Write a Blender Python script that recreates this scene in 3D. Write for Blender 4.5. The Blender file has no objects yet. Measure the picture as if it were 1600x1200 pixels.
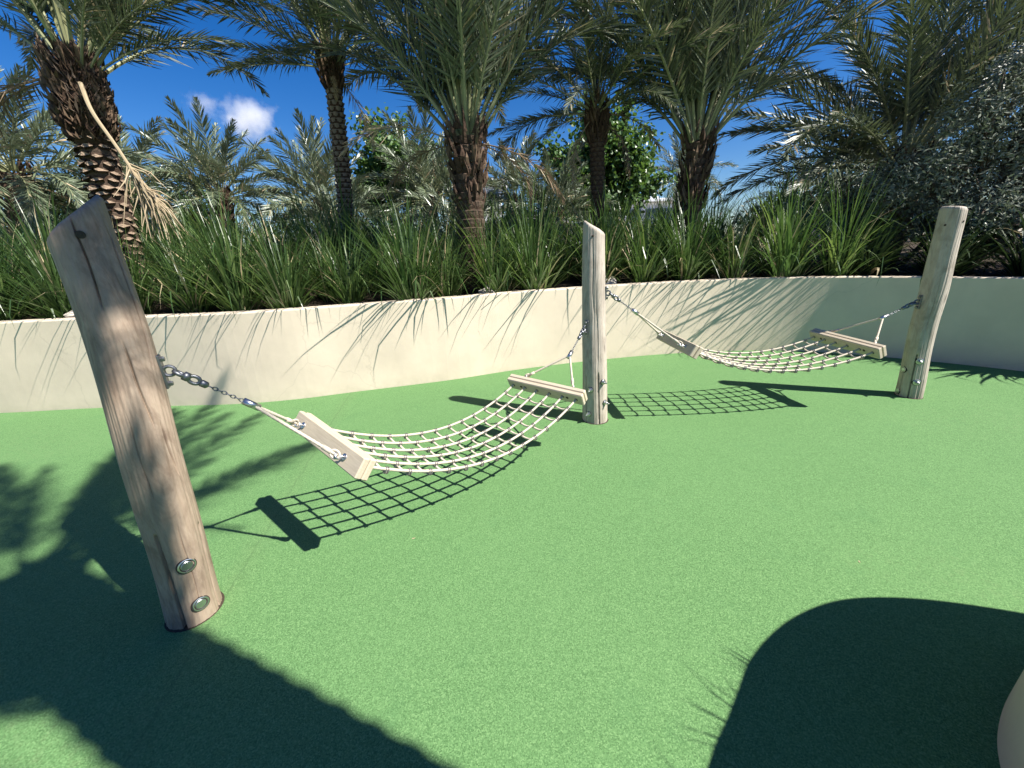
import bpy, math, random
from mathutils import Vector, Matrix
PI = math.pi
rad = math.radians
scene = bpy.context.scene
COL = scene.collection

# ------------------------------------------------------------------ camera, sky, sun, exposure
cam_d = bpy.data.cameras.new('camera')
cam_d.sensor_width = 36.0
cam_d.lens = 36.0 * 604.12 / 1600.0
cam_d.clip_start = 0.05
cam_d.clip_end = 6000
cam = bpy.data.objects.new('camera', cam_d)
R_ = Vector((0.99911330, -0.01406501, -0.03968360))
U_ = Vector((0.04210241, 0.33377038, 0.94171372))
F_ = Vector((0.0, 0.94254947, -0.33406660))
m = Matrix.Identity(4)
for i in range(3):
    m[i][0], m[i][1], m[i][2] = R_[i], U_[i], -F_[i]
m.translation = Vector((0, 0, 1.5))
cam.matrix_world = m
COL.objects.link(cam)
scene.camera = cam

SUN_EL, SUN_AZ = 49.26, 114.2            # degrees; azimuth clockwise from +Y
world = bpy.data.worlds.new('World')
scene.world = world
world.use_nodes = True
wn = world.node_tree
wn.nodes.clear()
w_out = wn.nodes.new('ShaderNodeOutputWorld')
w_bg = wn.nodes.new('ShaderNodeBackground')
w_sky = wn.nodes.new('ShaderNodeTexSky')
w_sky.sky_type = 'NISHITA'
w_sky.sun_disc = False
w_sky.sun_elevation = rad(SUN_EL)
w_sky.sun_rotation = rad(SUN_AZ)
w_sky.altitude = 0
w_sky.air_density = 1.0
w_sky.dust_density = 0.25
w_sky.ozone_density = 5.0
w_hsv = wn.nodes.new('ShaderNodeHueSaturation')
w_hsv.inputs['Hue'].default_value = 0.512
w_hsv.inputs['Saturation'].default_value = 1.36
wn.links.new(w_sky.outputs[0], w_hsv.inputs['Color'])
wn.links.new(w_hsv.outputs[0], w_bg.inputs['Color'])
w_bg.inputs['Strength'].default_value = 0.060
wn.links.new(w_bg.outputs[0], w_out.inputs['Surface'])

sun_d = bpy.data.lights.new('sun', 'SUN')
sun_d.energy = 5.0
sun_d.angle = rad(0.6)
sun_d.color = (1.0, 0.955, 0.88)
sun = bpy.data.objects.new('sun', sun_d)
sd = Vector((math.sin(rad(SUN_AZ)) * math.cos(rad(SUN_EL)), math.cos(rad(SUN_AZ)) * math.cos(rad(SUN_EL)), math.sin(rad(SUN_EL))))
sun.rotation_euler = sd.to_track_quat('Z', 'Y').to_euler()
sun.location = sd * 30
COL.objects.link(sun)

scene.view_settings.view_transform = 'Standard'
scene.view_settings.look = 'None'
scene.view_settings.exposure = 1.12
scene.view_settings.gamma = 1.0
scene.view_settings.use_curve_mapping = False
scene.cycles.max_bounces = 8
scene.cycles.diffuse_bounces = 3
scene.cycles.volume_bounces = 4
scene.cycles.transparent_max_bounces = 8

# ------------------------------------------------------------------ materials
class NT:
    """tiny helper round a material node tree"""
    def __init__(self, name):
        self.m = bpy.data.materials.new(name)
        self.m.use_nodes = True
        self.t = self.m.node_tree
        self.b = self.t.nodes['Principled BSDF']
        self.out = self.t.nodes['Material Output']
    def n(self, kind, **kw):
        x = self.t.nodes.new(kind)
        for k, v in kw.items():
            if k in x.inputs: x.inputs[k].default_value = v
            else: setattr(x, k, v)
        return x
    def l(self, a, b): self.t.links.new(a, b)
    def coord(self, which='Object', scale=(1, 1, 1)):
        c = self.n('ShaderNodeTexCoord'); mp = self.n('ShaderNodeMapping')
        mp.inputs['Scale'].default_value = scale
        self.l(c.outputs[which], mp.inputs['Vector'])
        return mp.outputs[0]
    def noise(self, vec, scale, detail=3.0, rough=0.55, dist=0.0):
        x = self.n('ShaderNodeTexNoise')
        x.inputs['Scale'].default_value = scale; x.inputs['Detail'].default_value = detail
        x.inputs['Roughness'].default_value = rough; x.inputs['Distortion'].default_value = dist
        self.l(vec, x.inputs['Vector'])
        return x.outputs['Fac']
    def ramp(self, fac, stops):
        x = self.n('ShaderNodeValToRGB')
        e = x.color_ramp.elements
        while len(e) < len(stops): e.new(0.5)
        for q, (p, c) in zip(e, stops):
            q.position = p; q.color = (c[0], c[1], c[2], 1) if len(c) == 3 else c
        self.l(fac, x.inputs[0])
        return x.outputs[0]
    def mix(self, fac, a, b, mode='MIX'):
        x = self.n('ShaderNodeMix', data_type='RGBA', blend_type=mode)
        for v, i in ((fac, 0), (a, 6), (b, 7)):
            if isinstance(v, (int, float)): x.inputs[i].default_value = v
            elif isinstance(v, tuple): x.inputs[i].default_value = (v[0], v[1], v[2], 1)
            else: self.l(v, x.inputs[i])
        return x.outputs[2]
    def math(self, op, a, b=0.0):
        x = self.n('ShaderNodeMath', operation=op)
        for v, i in ((a, 0), (b, 1)):
            if isinstance(v, (int, float)): x.inputs[i].default_value = v
            else: self.l(v, x.inputs[i])
        return x.outputs[0]
    def bump(self, h, strength=0.3, dist=0.01):
        x = self.n('ShaderNodeBump')
        x.inputs['Strength'].default_value = strength; x.inputs['Distance'].default_value = dist
        self.l(h, x.inputs['Height']); self.l(x.outputs[0], self.b.inputs['Normal'])
    def base(self, c):
        if isinstance(c, tuple): self.b.inputs['Base Color'].default_value = (c[0], c[1], c[2], 1)
        else: self.l(c, self.b.inputs['Base Color'])
    def set(self, rough=0.6, metal=0.0, spec=0.5):
        self.b.inputs['Roughness'].default_value = rough
        self.b.inputs['Metallic'].default_value = metal
        self.b.inputs['Specular IOR Level'].default_value = spec
        return self

def mat_rubber():
    t = NT('green_rubber_crumb'); v = t.coord()
    g = t.noise(v, 190, 2, 0.7)
    vo = t.n('ShaderNodeTexVoronoi'); vo.inputs['Scale'].default_value = 270; t.l(v, vo.inputs['Vector'])
    sep = t.n('ShaderNodeSeparateColor'); t.l(vo.outputs['Color'], sep.inputs[0])
    grain = t.ramp(sep.outputs[0], [(0.0, (0.042, 0.104, 0.032)), (0.35, (0.088, 0.188, 0.066)), (0.72, (0.120, 0.240, 0.086)), (1.0, (0.200, 0.345, 0.140))])
    c = t.mix(t.math('MULTIPLY', g, 0.55), grain, (0.111, 0.228, 0.082))
    big = t.noise(v, 1.1, 5, 0.6)
    c = t.mix(t.math('MULTIPLY', t.ramp(big, [(0.42, (0, 0, 0)), (0.75, (1, 1, 1))]), 0.28), c, (0.135, 0.262, 0.098))
    # scuffs and dust round the play area
    st = t.noise(v, 3.7, 6, 0.7, 0.6)
    c = t.mix(t.math('MULTIPLY', t.ramp(st, [(0.56, (0, 0, 0)), (0.80, (1, 1, 1))]), 0.45), c, (0.070, 0.172, 0.064))
    dirt = t.noise(v, 0.55, 3, 0.5)
    dirt2 = t.noise(v, 26, 3, 0.7)
    dm = t.math('MULTIPLY', t.ramp(dirt, [(0.55, (0, 0, 0)), (0.75, (1, 1, 1))]), t.ramp(dirt2, [(0.5, (0, 0, 0)), (0.72, (1, 1, 1))]))
    c = t.mix(t.math('MULTIPLY', dm, 0.45), c, (0.17, 0.20, 0.10))
    # wetpour joint: one hairline across the floor
    mp = t.n('ShaderNodeMapping'); tc = t.n('ShaderNodeTexCoord'); mp.inputs['Location'].default_value = (1.64, -2.9, 0); mp.vector_type = 'POINT'
    t.l(tc.outputs['Object'], mp.inputs['Vector'])
    rt = t.n('ShaderNodeVectorRotate'); rt.rotation_type = 'Z_AXIS'; rt.inputs['Angle'].default_value = rad(-9.5); t.l(mp.outputs[0], rt.inputs['Vector'])
    sx = t.n('ShaderNodeSeparateXYZ'); t.l(rt.outputs[0], sx.inputs[0])
    wob = t.math('MULTIPLY', t.math('SUBTRACT', t.noise(v, 6, 3), 0.5), 0.05)
    dl = t.math('ABSOLUTE', t.math('ADD', sx.outputs[0], wob))
    c = t.mix(t.math('MULTIPLY', t.ramp(dl, [(0.003, (1, 1, 1)), (0.008, (0, 0, 0))]), 0.30), c, (0.045, 0.11, 0.04))
    c = t.mix(t.math('MULTIPLY', t.ramp(dl, [(0.0, (1, 1, 1)), (0.10, (0, 0, 0))]), t.math('MULTIPLY', dirt2, 0.16)), c, (0.17, 0.19, 0.09))
    t.base(c); t.set(0.88, 0, 0.25)
    t.bump(t.math('ADD', sep.outputs[1], g), 0.55, 0.004)
    return t.m

def mat_stucco(name='cream_stucco', col=(0.66, 0.558, 0.435)):
    t = NT(name); v = t.coord()
    a = t.noise(v, 2.2, 6, 0.6); d = tuple(x * 0.86 for x in col)
    c = t.mix(t.ramp(a, [(0.35, (0, 0, 0)), (0.7, (1, 1, 1))]), col, d)
    vs = t.coord('Object', (9, 9, 0.7))
    s = t.noise(vs, 1.0, 4, 0.7)
    c = t.mix(t.math('MULTIPLY', t.ramp(s, [(0.55, (0, 0, 0)), (0.8, (1, 1, 1))]), 0.30), c, (0.56, 0.48, 0.37))
    # splash grime along the foot, hairline cracks
    tc = t.n('ShaderNodeTexCoord'); sz = t.n('ShaderNodeSeparateXYZ'); t.l(tc.outputs['Object'], sz.inputs[0])
    foot = t.math('MULTIPLY', t.ramp(sz.outputs[2], [(0.0, (1, 1, 1)), (0.13, (0, 0, 0))]), t.ramp(t.noise(v, 7, 5, 0.7), [(0.35, (0, 0, 0)), (0.7, (1, 1, 1))]))
    c = t.mix(t.math('MULTIPLY', foot, 0.5), c, (0.40, 0.36, 0.25))
    cr = t.n('ShaderNodeTexVoronoi'); cr.feature = 'DISTANCE_TO_EDGE'; cr.inputs['Scale'].default_value = 0.55
    wv = t.n('ShaderNodeVectorMath'); wv.operation = 'ADD'; nz = t.n('ShaderNodeTexNoise'); nz.inputs['Scale'].default_value = 4; nz.inputs['Detail'].default_value = 5
    t.l(v, nz.inputs['Vector']); sc_ = t.n('ShaderNodeVectorMath'); sc_.operation = 'SCALE'; sc_.inputs['Scale'].default_value = 0.25
    t.l(nz.outputs['Color'], sc_.inputs[0]); t.l(v, wv.inputs[0]); t.l(sc_.outputs[0], wv.inputs[1]); t.l(wv.outputs[0], cr.inputs['Vector'])
    c = t.mix(t.math('MULTIPLY', t.ramp(cr.outputs['Distance'], [(0.0, (1, 1, 1)), (0.004, (0, 0, 0))]), 0.30), c, (0.36, 0.31, 0.24))
    f = t.noise(v, 55, 4, 0.7)
    c = t.mix(t.math('MULTIPLY', f, 0.16), c, (0.55, 0.475, 0.37))
    t.base(c); t.set(0.85, 0, 0.25)
    t.bump(t.math('ADD', t.noise(v, 130, 4, 0.7), t.math('MULTIPLY', t.noise(v, 5, 3), 2.0)), 0.22, 0.006)
    return t.m

def mat_wood(name, dark, mid, light, zs=1.0):
    t = NT(name)
    v = t.coord('Object', (1, 1, 0.12 * zs)); v2 = t.coord('Object', (1, 1, 0.30)); v3 = t.coord()
    fine = t.noise(v, 130, 5, 0.65); bandv = t.noise(v2, 22, 5, 0.65, 0.9); blot = t.noise(v2, 11, 5, 0.65, 1.2); big = t.noise(v3, 3.1, 3, 0.55)
    c = t.mix(t.ramp(bandv, [(0.3, (0, 0, 0)), (0.7, (1, 1, 1))]), mid, light)
    c = t.mix(t.math('MULTIPLY', t.ramp(blot, [(0.48, (0, 0, 0)), (0.70, (1, 1, 1))]), 0.85), c, dark)
    c = t.mix(t.math('MULTIPLY', t.ramp(fine, [(0.54, (0, 0, 0)), (0.78, (1, 1, 1))]), 0.40), c, dark)
    c = t.mix(t.math('MULTIPLY', t.ramp(big, [(0.45, (0, 0, 0)), (0.7, (1, 1, 1))]), 0.35), c, (0.20, 0.165, 0.13))
    # knots
    vo = t.n('ShaderNodeTexVoronoi'); vo.inputs['Scale'].default_value = 5.5; t.l(v2, vo.inputs['Vector'])
    c = t.mix(t.math('MULTIPLY', t.ramp(vo.outputs['Distance'], [(0.02, (1, 1, 1)), (0.10, (0, 0, 0))]), 0.7), c, tuple(x * 0.45 for x in dark))
    t.base(c); t.set(0.72, 0, 0.3)
    t.bump(t.math('ADD', t.math('MULTIPLY', fine, 1.0), t.math('MULTIPLY', bandv, 1.2)), 0.35, 0.004)
    return t.m

def mat_plank():
    t = NT('planed_hardwood')
    v = t.coord('Object', (1, 14, 14)); f = t.noise(v, 9, 5, 0.65, 0.3); g = t.noise(v, 2.0, 3)
    c = t.mix(t.ramp(f, [(0.3, (0, 0, 0)), (0.7, (1, 1, 1))]), (0.46, 0.385, 0.275), (0.62, 0.53, 0.385))
    c = t.mix(t.math('MULTIPLY', g, 0.4), c, (0.36, 0.31, 0.26))
    t.base(c); t.set(0.7, 0, 0.3); t.bump(f, 0.2, 0.002)
    return t.m

def mat_rope():
    t = NT('braided_rope'); v = t.coord()
    f = t.noise(v, 260, 2, 0.6)
    c = t.mix(f, (0.62, 0.55, 0.44), (0.40, 0.345, 0.27))
    t.base(c); t.set(0.8, 0, 0.3); t.bump(f, 0.4, 0.002)
    return t.m

def mat_plain(name, col, rough, metal=0.0, var=0.25, scale=30, spec=0.5):
    t = NT(name); v = t.coord()
    f = t.noise(v, scale, 4, 0.6)
    c = t.mix(f, tuple(x * (1 + var) for x in col), tuple(x * (1 - var) for x in col))
    t.base(c); t.set(rough, metal, spec)
    return t.m

def mat_leaf(name, a, b, rough=0.42, trans=0.25, tcol=None, spec=0.5, back=None):
    """leaf: colour varies by object and along the object; some light passes through"""
    t = NT(name); v = t.coord()
    oi = t.n('ShaderNodeObjectInfo')
    f = t.noise(v, 3.0, 3); f2 = t.noise(v, 60, 1)
    c = t.mix(t.math('MULTIPLY', t.math('ADD', t.math('ADD', f, f2), oi.outputs['Random']), 0.34), a, b)
    if back:
        ge = t.n('ShaderNodeNewGeometry')
        c = t.mix(ge.outputs['Backfacing'], c, back)
    t.base(c); t.set(rough, 0, spec)
    if trans > 0:
        tr = t.n('ShaderNodeBsdfTranslucent')
        tr.inputs['Color'].default_value = (*(tcol or tuple(min(1, x * 1.6) for x in b)), 1)
        mx = t.n('ShaderNodeMixShader'); mx.inputs[0].default_value = trans
        t.l(t.b.outputs[0], mx.inputs[1]); t.l(tr.outputs[0], mx.inputs[2]); t.l(mx.outputs[0], t.out.inputs['Surface'])
    return t.m

M = dict(
    rubber=mat_rubber(), stucco=mat_stucco(),
    wood=mat_wood('weathered_post_wood', (0.145, 0.098, 0.068), (0.265, 0.192, 0.138), (0.370, 0.288, 0.215)),
    wood_pale=mat_wood('bleached_post_wood', (0.25, 0.21, 0.165), (0.39, 0.335, 0.275), (0.50, 0.44, 0.365)),
    plank=mat_plank(), rope=mat_rope(),
    steel=mat_plain('stainless_steel', (0.55, 0.55, 0.56), 0.34, 1.0, 0.15, 40),
    darksteel=mat_plain('dull_galvanised_steel', (0.20, 0.205, 0.215), 0.45, 0.9, 0.25, 60),
    clamp=mat_plain('knot_clamp_metal', (0.30, 0.28, 0.27), 0.45, 0.7, 0.3, 90),
    hole=mat_plain('hole_shade_dark', (0.035, 0.027, 0.02), 0.9, 0, 0.3),  # near-black so flat discs read as holes; their inner shade is this colour
    bark=mat_plain('palm_bark', (0.088, 0.062, 0.045), 0.9, 0, 0.5, 22, 0.2),
    bark_grey=mat_plain('grey_ringed_bark', (0.20, 0.165, 0.135), 0.9, 0, 0.5, 22, 0.2),
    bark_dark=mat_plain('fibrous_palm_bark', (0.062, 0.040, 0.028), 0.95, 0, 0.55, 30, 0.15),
    cut=mat_plain('cut_leaf_base', (0.28, 0.205, 0.145), 0.85, 0, 0.4, 25, 0.2),
    fibre=mat_plain('palm_fibre', (0.135, 0.092, 0.060), 0.9, 0, 0.6, 14, 0.2),
    frond=mat_leaf('palm_leaflet', (0.050, 0.066, 0.038), (0.155, 0.180, 0.115), 0.46, 0.14, (0.15, 0.19, 0.08), 0.45),
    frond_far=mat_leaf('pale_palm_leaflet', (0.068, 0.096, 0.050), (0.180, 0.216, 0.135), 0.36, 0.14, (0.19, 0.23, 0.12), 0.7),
    rachis=mat_plain('palm_midrib', (0.235, 0.245, 0.125), 0.5, 0, 0.3, 12),
    dry=mat_leaf('dry_palm_leaf', (0.30, 0.225, 0.13), (0.47, 0.38, 0.25), 0.7, 0.12),
    brown=mat_leaf('dead_palm_leaf', (0.16, 0.105, 0.06), (0.27, 0.19, 0.115), 0.75, 0.08),
    grass=mat_leaf('grass_blade', (0.026, 0.056, 0.014), (0.070, 0.122, 0.034), 0.36, 0.20, (0.13, 0.24, 0.05), 0.5),
    grass_lt=mat_leaf('light_grass_blade', (0.080, 0.130, 0.038), (0.15, 0.205, 0.070), 0.40, 0.25, (0.25, 0.36, 0.08), 0.5),
    straw=mat_leaf('dry_grass_blade', (0.30, 0.235, 0.13), (0.42, 0.35, 0.21), 0.7, 0.1),
    dleaf=mat_leaf('shaded_strap_leaf', (0.018, 0.036, 0.013), (0.040, 0.066, 0.022), 0.4, 0.12, (0.06, 0.10, 0.03)),  # strap leaf darkened, the tree shade of the right bed is in its colour
    leaf=mat_leaf('broad_green_leaf', (0.040, 0.095, 0.020), (0.095, 0.175, 0.040), 0.40, 0.22, (0.17, 0.30, 0.05)),
    leaf_dk=mat_leaf('dark_green_leaf', (0.020, 0.045, 0.014), (0.050, 0.085, 0.028), 0.42, 0.15),
    silver=mat_leaf('silver_leaf', (0.125, 0.145, 0.105), (0.245, 0.265, 0.205), 0.70, 0.15, (0.2, 0.24, 0.15), 0.2),
    twig=mat_plain('twig_bark', (0.11, 0.085, 0.065), 0.9, 0, 0.35, 20, 0.2),
    soil=mat_plain('planting_soil', (0.055, 0.042, 0.030), 0.95, 0, 0.6, 25, 0.15),
    sand=mat_plain('pale_sand', (0.36, 0.32, 0.25), 0.95, 0, 0.3, 3, 0.2),
    rock=mat_plain('pale_limestone', (0.52, 0.47, 0.39), 0.9, 0, 0.35, 9, 0.2),
    white=mat_plain('white_render', (0.78, 0.79, 0.80), 0.7, 0, 0.06, 2),
    tan=mat_plain('tan_render', (0.52, 0.40, 0.28), 0.8, 0, 0.1, 2),
    glass=mat_plain('window_glass', (0.05, 0.075, 0.09), 0.08, 0.0, 0.2, 1),
)
for k in ('soil', 'rock', 'sand', 'bark', 'bark_dark', 'cut'):
    t_ = M[k].node_tree
    no = t_.nodes.new('ShaderNodeTexNoise'); no.inputs['Scale'].default_value = 28; no.inputs['Detail'].default_value = 5
    tc = t_.nodes.new('ShaderNodeTexCoord'); t_.links.new(tc.outputs['Object'], no.inputs['Vector'])
    bu = t_.nodes.new('ShaderNodeBump'); bu.inputs['Strength'].default_value = 0.6; bu.inputs['Distance'].default_value = 0.03
    t_.links.new(no.outputs['Fac'], bu.inputs['Height']); t_.links.new(bu.outputs[0], t_.nodes['Principled BSDF'].inputs['Normal'])

# ------------------------------------------------------------------ mesh helpers
class MB:
    def __init__(self): self.v = []; self.f = []; self.mi = []
    def face(self, idx, mi=0): self.f.append(tuple(idx)); self.mi.append(mi)
    def quad(self, a, b, c, d, mi=0):
        n = len(self.v); self.v += [a, b, c, d]; self.face((n, n + 1, n + 2, n + 3), mi)
    def box(self, c, s, rot=None, mi=0, bev=0.0):
        """bevelled box about c with full sizes s; rot is a 3x3"""
        hx, hy, hz = (x / 2 for x in s); b = min(bev, hx * .9, hy * .9, hz * .9)
        c = Vector(c); n0 = len(self.v); idx = {}
        def add(p):
            q = Vector(p); q = (rot @ q) if rot else q
            self.v.append(tuple(c + q)); return len(self.v) - 1
        sg = (-1, 1)
        if b <= 0:
            for x in sg:
                for y in sg:
                    for z in sg: idx[x, y, z] = add((x * hx, y * hy, z * hz))
            for q in (((-1, -1, -1), (-1, -1, 1), (-1, 1, 1), (-1, 1, -1)), ((1, -1, -1), (1, 1, -1), (1, 1, 1), (1, -1, 1)),
                      ((-1, -1, -1), (1, -1, -1), (1, -1, 1), (-1, -1, 1)), ((-1, 1, -1), (-1, 1, 1), (1, 1, 1), (1, 1, -1)),
                      ((-1, -1, -1), (-1, 1, -1), (1, 1, -1), (1, -1, -1)), ((-1, -1, 1), (1, -1, 1), (1, 1, 1), (-1, 1, 1))):
                self.face([idx[k] for k in q], mi)
            return
        for x in sg:
            for y in sg:
                for z in sg:
                    idx[x, y, z, 0] = add((x * hx, y * (hy - b), z * (hz - b)))
                    idx[x, y, z, 1] = add((x * (hx - b), y * hy, z * (hz - b)))
                    idx[x, y, z, 2] = add((x * (hx - b), y * (hy - b), z * hz))
        def F(q, flip):
            self.face(q[::-1] if flip else q, mi)
        for s_ in sg:
            F([idx[s_, -1, -1, 0], idx[s_, 1, -1, 0], idx[s_, 1, 1, 0], idx[s_, -1, 1, 0]], s_ < 0)
            F([idx[-1, s_, -1, 1], idx[-1, s_, 1, 1], idx[1, s_, 1, 1], idx[1, s_, -1, 1]], s_ < 0)
            F([idx[-1, -1, s_, 2], idx[1, -1, s_, 2], idx[1, 1, s_, 2], idx[-1, 1, s_, 2]], s_ < 0)
        for a in sg:
            for c2 in sg:
                F([idx[a, c2, -1, 0], idx[a, c2, -1, 1], idx[a, c2, 1, 1], idx[a, c2, 1, 0]], a * c2 < 0)
                F([idx[a, -1, c2, 0], idx[a, 1, c2, 0], idx[a, 1, c2, 2], idx[a, -1, c2, 2]], a * c2 < 0)
                F([idx[-1, a, c2, 1], idx[-1, a, c2, 2], idx[1, a, c2, 2], idx[1, a, c2, 1]], a * c2 < 0)
        for x in sg:
            for y in sg:
                for z in sg:
                    F([idx[x, y, z, 0], idx[x, y, z, 1], idx[x, y, z, 2]], x * y * z < 0)
    def tube(self, path, r, sides=8, mi=0, caps=True, strands=0, twist=0.0, closed=False):
        P = [Vector(p) for p in path]; n = len(P); n0 = len(self.v)
        rr = r if isinstance(r, (list, tuple)) else [r] * n
        T = []
        for i in range(n):
            if closed: d = P[(i + 1) % n] - P[i - 1]
            else: d = P[min(i + 1, n - 1)] - P[max(i - 1, 0)]
            T.append(d.normalized() if d.length > 1e-9 else Vector((0, 0, 1)))
        ref = Vector((0, 0, 1)) if abs(T[0].z) < .9 else Vector((1, 0, 0))
        N = (ref - T[0] * ref.dot(T[0])).normalized(); s = 0.0
        for i in range(n):
            if i:
                s += (P[i] - P[i - 1]).length
                N = N - T[i] * N.dot(T[i])
                N = N.normalized() if N.length > 1e-6 else T[i].orthogonal().normalized()
            B = T[i].cross(N)
            for k in range(sides):
                a = 2 * PI * k / sides; q = rr[i]
                if strands: q *= 1 + 0.13 * math.cos(strands * (a - s * twist))
                self.v.append(tuple(P[i] + N * (q * math.cos(a)) + B * (q * math.sin(a))))
        for i in range(n if closed else n - 1):
            j = (i + 1) % n
            for k in range(sides):
                k2 = (k + 1) % sides
                self.face((n0 + i * sides + k, n0 + i * sides + k2, n0 + j * sides + k2, n0 + j * sides + k), mi)
        if caps and not closed:
            self.face([n0 + k for k in range(sides)][::-1], mi)
            self.face([n0 + (n - 1) * sides + k for k in range(sides)], mi)
    def lathe(self, prof, origin, axis, sides=20, mi=0):
        """profile of (radius, height) turned about an axis"""
        ax = Vector(axis).normalized(); N = ax.orthogonal().normalized(); B = ax.cross(N); o = Vector(origin); n0 = len(self.v)
        for r, h in prof:
            for k in range(sides):
                a = 2 * PI * k / sides
                self.v.append(tuple(o + ax * h + N * (r * math.cos(a)) + B * (r * math.sin(a))))
        for i in range(len(prof) - 1):
            for k in range(sides):
                k2 = (k + 1) % sides
                self.face((n0 + i * sides + k, n0 + i * sides + k2, n0 + (i + 1) * sides + k2, n0 + (i + 1) * sides + k), mi)
        self.face([n0 + k for k in range(sides)][::-1], mi)
        self.face([n0 + (len(prof) - 1) * sides + k for k in range(sides)], mi)
    def ring(self, c, axis, R, r, major=20, minor=8, mi=0, sx=1.0, xdir=None):
        ax = Vector(axis).normalized()
        N = (Vector(xdir) - ax * Vector(xdir).dot(ax)).normalized() if xdir is not None else ax.orthogonal().normalized()
        B = ax.cross(N); c = Vector(c)
        self.tube([c + N * (R * sx * math.cos(2 * PI * k / major)) + B * (R * math.sin(2 * PI * k / major)) for k in range(major)], r, minor, mi, closed=True)
    def mesh(self, name, mats, smooth=False):
        me = bpy.data.meshes.new(name)
        me.from_pydata([tuple(v) for v in self.v], [], self.f)
        for x in (mats if isinstance(mats, (list, tuple)) else [mats]): me.materials.append(x)
        if any(self.mi): me.polygons.foreach_set('material_index', self.mi)
        if smooth: me.polygons.foreach_set('use_smooth', [True] * len(self.f))
        me.update()
        return me
    def obj(self, name, mats, parent=None, smooth=False):
        return link(name, self.mesh(name, mats, smooth), parent)

def link(name, data, parent=None):
    o = bpy.data.objects.new(name, data); COL.objects.link(o)
    if parent is not None: o.parent = parent
    return o
def tag(o, label, cat, group=None):
    o['label'] = label; o['category'] = cat
    if group: o['group'] = group
    return o
def thing(name, label, cat, loc=(0, 0, 0), group=None):
    o = link(name, None); o.location = loc; o.empty_display_size = 0.2
    return tag(o, label, cat, group)
def local(o, pts):
    L = Vector(o.location); return [Vector(p) - L for p in pts]
def catmull(pts, n):
    P = [Vector(p) for p in pts]; P = [P[0] * 2 - P[1]] + P + [P[-1] * 2 - P[-2]]
    out = []
    for i in range(1, len(P) - 2):
        for k in range(n):
            t = k / n; a, b, c, d = P[i - 1], P[i], P[i + 1], P[i + 2]
            out.append(0.5 * ((2 * b) + (c - a) * t + (2 * a - 5 * b + 4 * c - d) * t * t + (3 * b - a - 3 * c + d) * t ** 3))
    out.append(P[-2]); return out

# ------------------------------------------------------------------ ground, planting bed, walls
WALL = [(-16, 5.6), (-12, 4.75), (-9, 4.25), (-7, 4.03), (-5.66, 3.99), (-4.97, 4.01), (-4.3, 4.02), (-3.67, 3.98), (-2.95, 3.96), (-2.36, 4.04), (-1.78, 4.2), (-0.77, 4.47),
        (0.01, 4.76), (0.87, 5.0), (1.8, 5.18), (2.47, 5.24), (3.15, 5.24), (3.8, 5.12), (4.4, 4.87), (5.04, 4.42), (5.59, 3.93), (6.2, 3.25), (6.9, 2.2), (7.4, 0.9), (7.6, -0.8), (7.4, -3.0), (6.8, -6.0)]
WALL = [(p.x, p.y) for p in catmull([(x, y, 0) for x, y in WALL], 6)]
WH = 0.98
def normals(c, closed=False):
    out = []
    n = len(c)
    for i in range(n):
        if closed: a, b = c[i - 1], c[(i + 1) % n]
        else: a, b = c[max(i - 1, 0)], c[min(i + 1, n - 1)]
        d = Vector((b[0] - a[0], b[1] - a[1])).normalized(); out.append(Vector((-d.y, d.x)))
    return out
WN = normals(WALL)

def disc(name, r, z, mat, cx=0, cy=0, n=64):
    b = MB()
    b.v = [(cx + r * math.cos(2 * PI * k / n), cy + r * math.sin(2 * PI * k / n), z) for k in range(n)]
    b.face(range(n)); o = b.obj(name, mat); o['kind'] = 'structure'; return o
disc('ground', 4000, -0.06, M['sand'], 0, 0, 96)
b = MB()
b.v = [(-16, -9, 0), (6.9, -9, 0)] + [(x + n.x * .03, y + n.y * .03, 0) for (x, y), n in zip(WALL[::-1], WN[::-1])]
b.face(range(len(b.v)))
rubber = b.obj('rubber_floor', M['rubber']); rubber['kind'] = 'structure'

def wall_ring(b, curve, nrm, h, th, closed=False, rnd=0.012):
    """profile swept along the plan curve: face, softened top edges, back"""
    prof = [(0, -0.04), (0, h * .5), (0, h - rnd), (rnd * .3, h - rnd * .3), (rnd, h), (th - rnd, h), (th, h - rnd), (th, -0.04)]
    n0 = len(b.v); k = len(prof)
    for (x, y), n in zip(curve, nrm):
        for o, z in prof: b.v.append((x + n.x * o, y + n.y * o, z))
    n = len(curve)
    for i in range(n if closed else n - 1):
        j = (i + 1) % n
        for q in range(k - 1): b.face((n0 + i * k + q, n0 + j * k + q, n0 + j * k + q + 1, n0 + i * k + q + 1))
b = MB(); wall_ring(b, WALL, WN, WH, 0.16)
tag(b.obj('retaining_wall', M['stucco']), 'long curved cream stucco retaining wall holding up the planted bank', 'wall')

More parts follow.
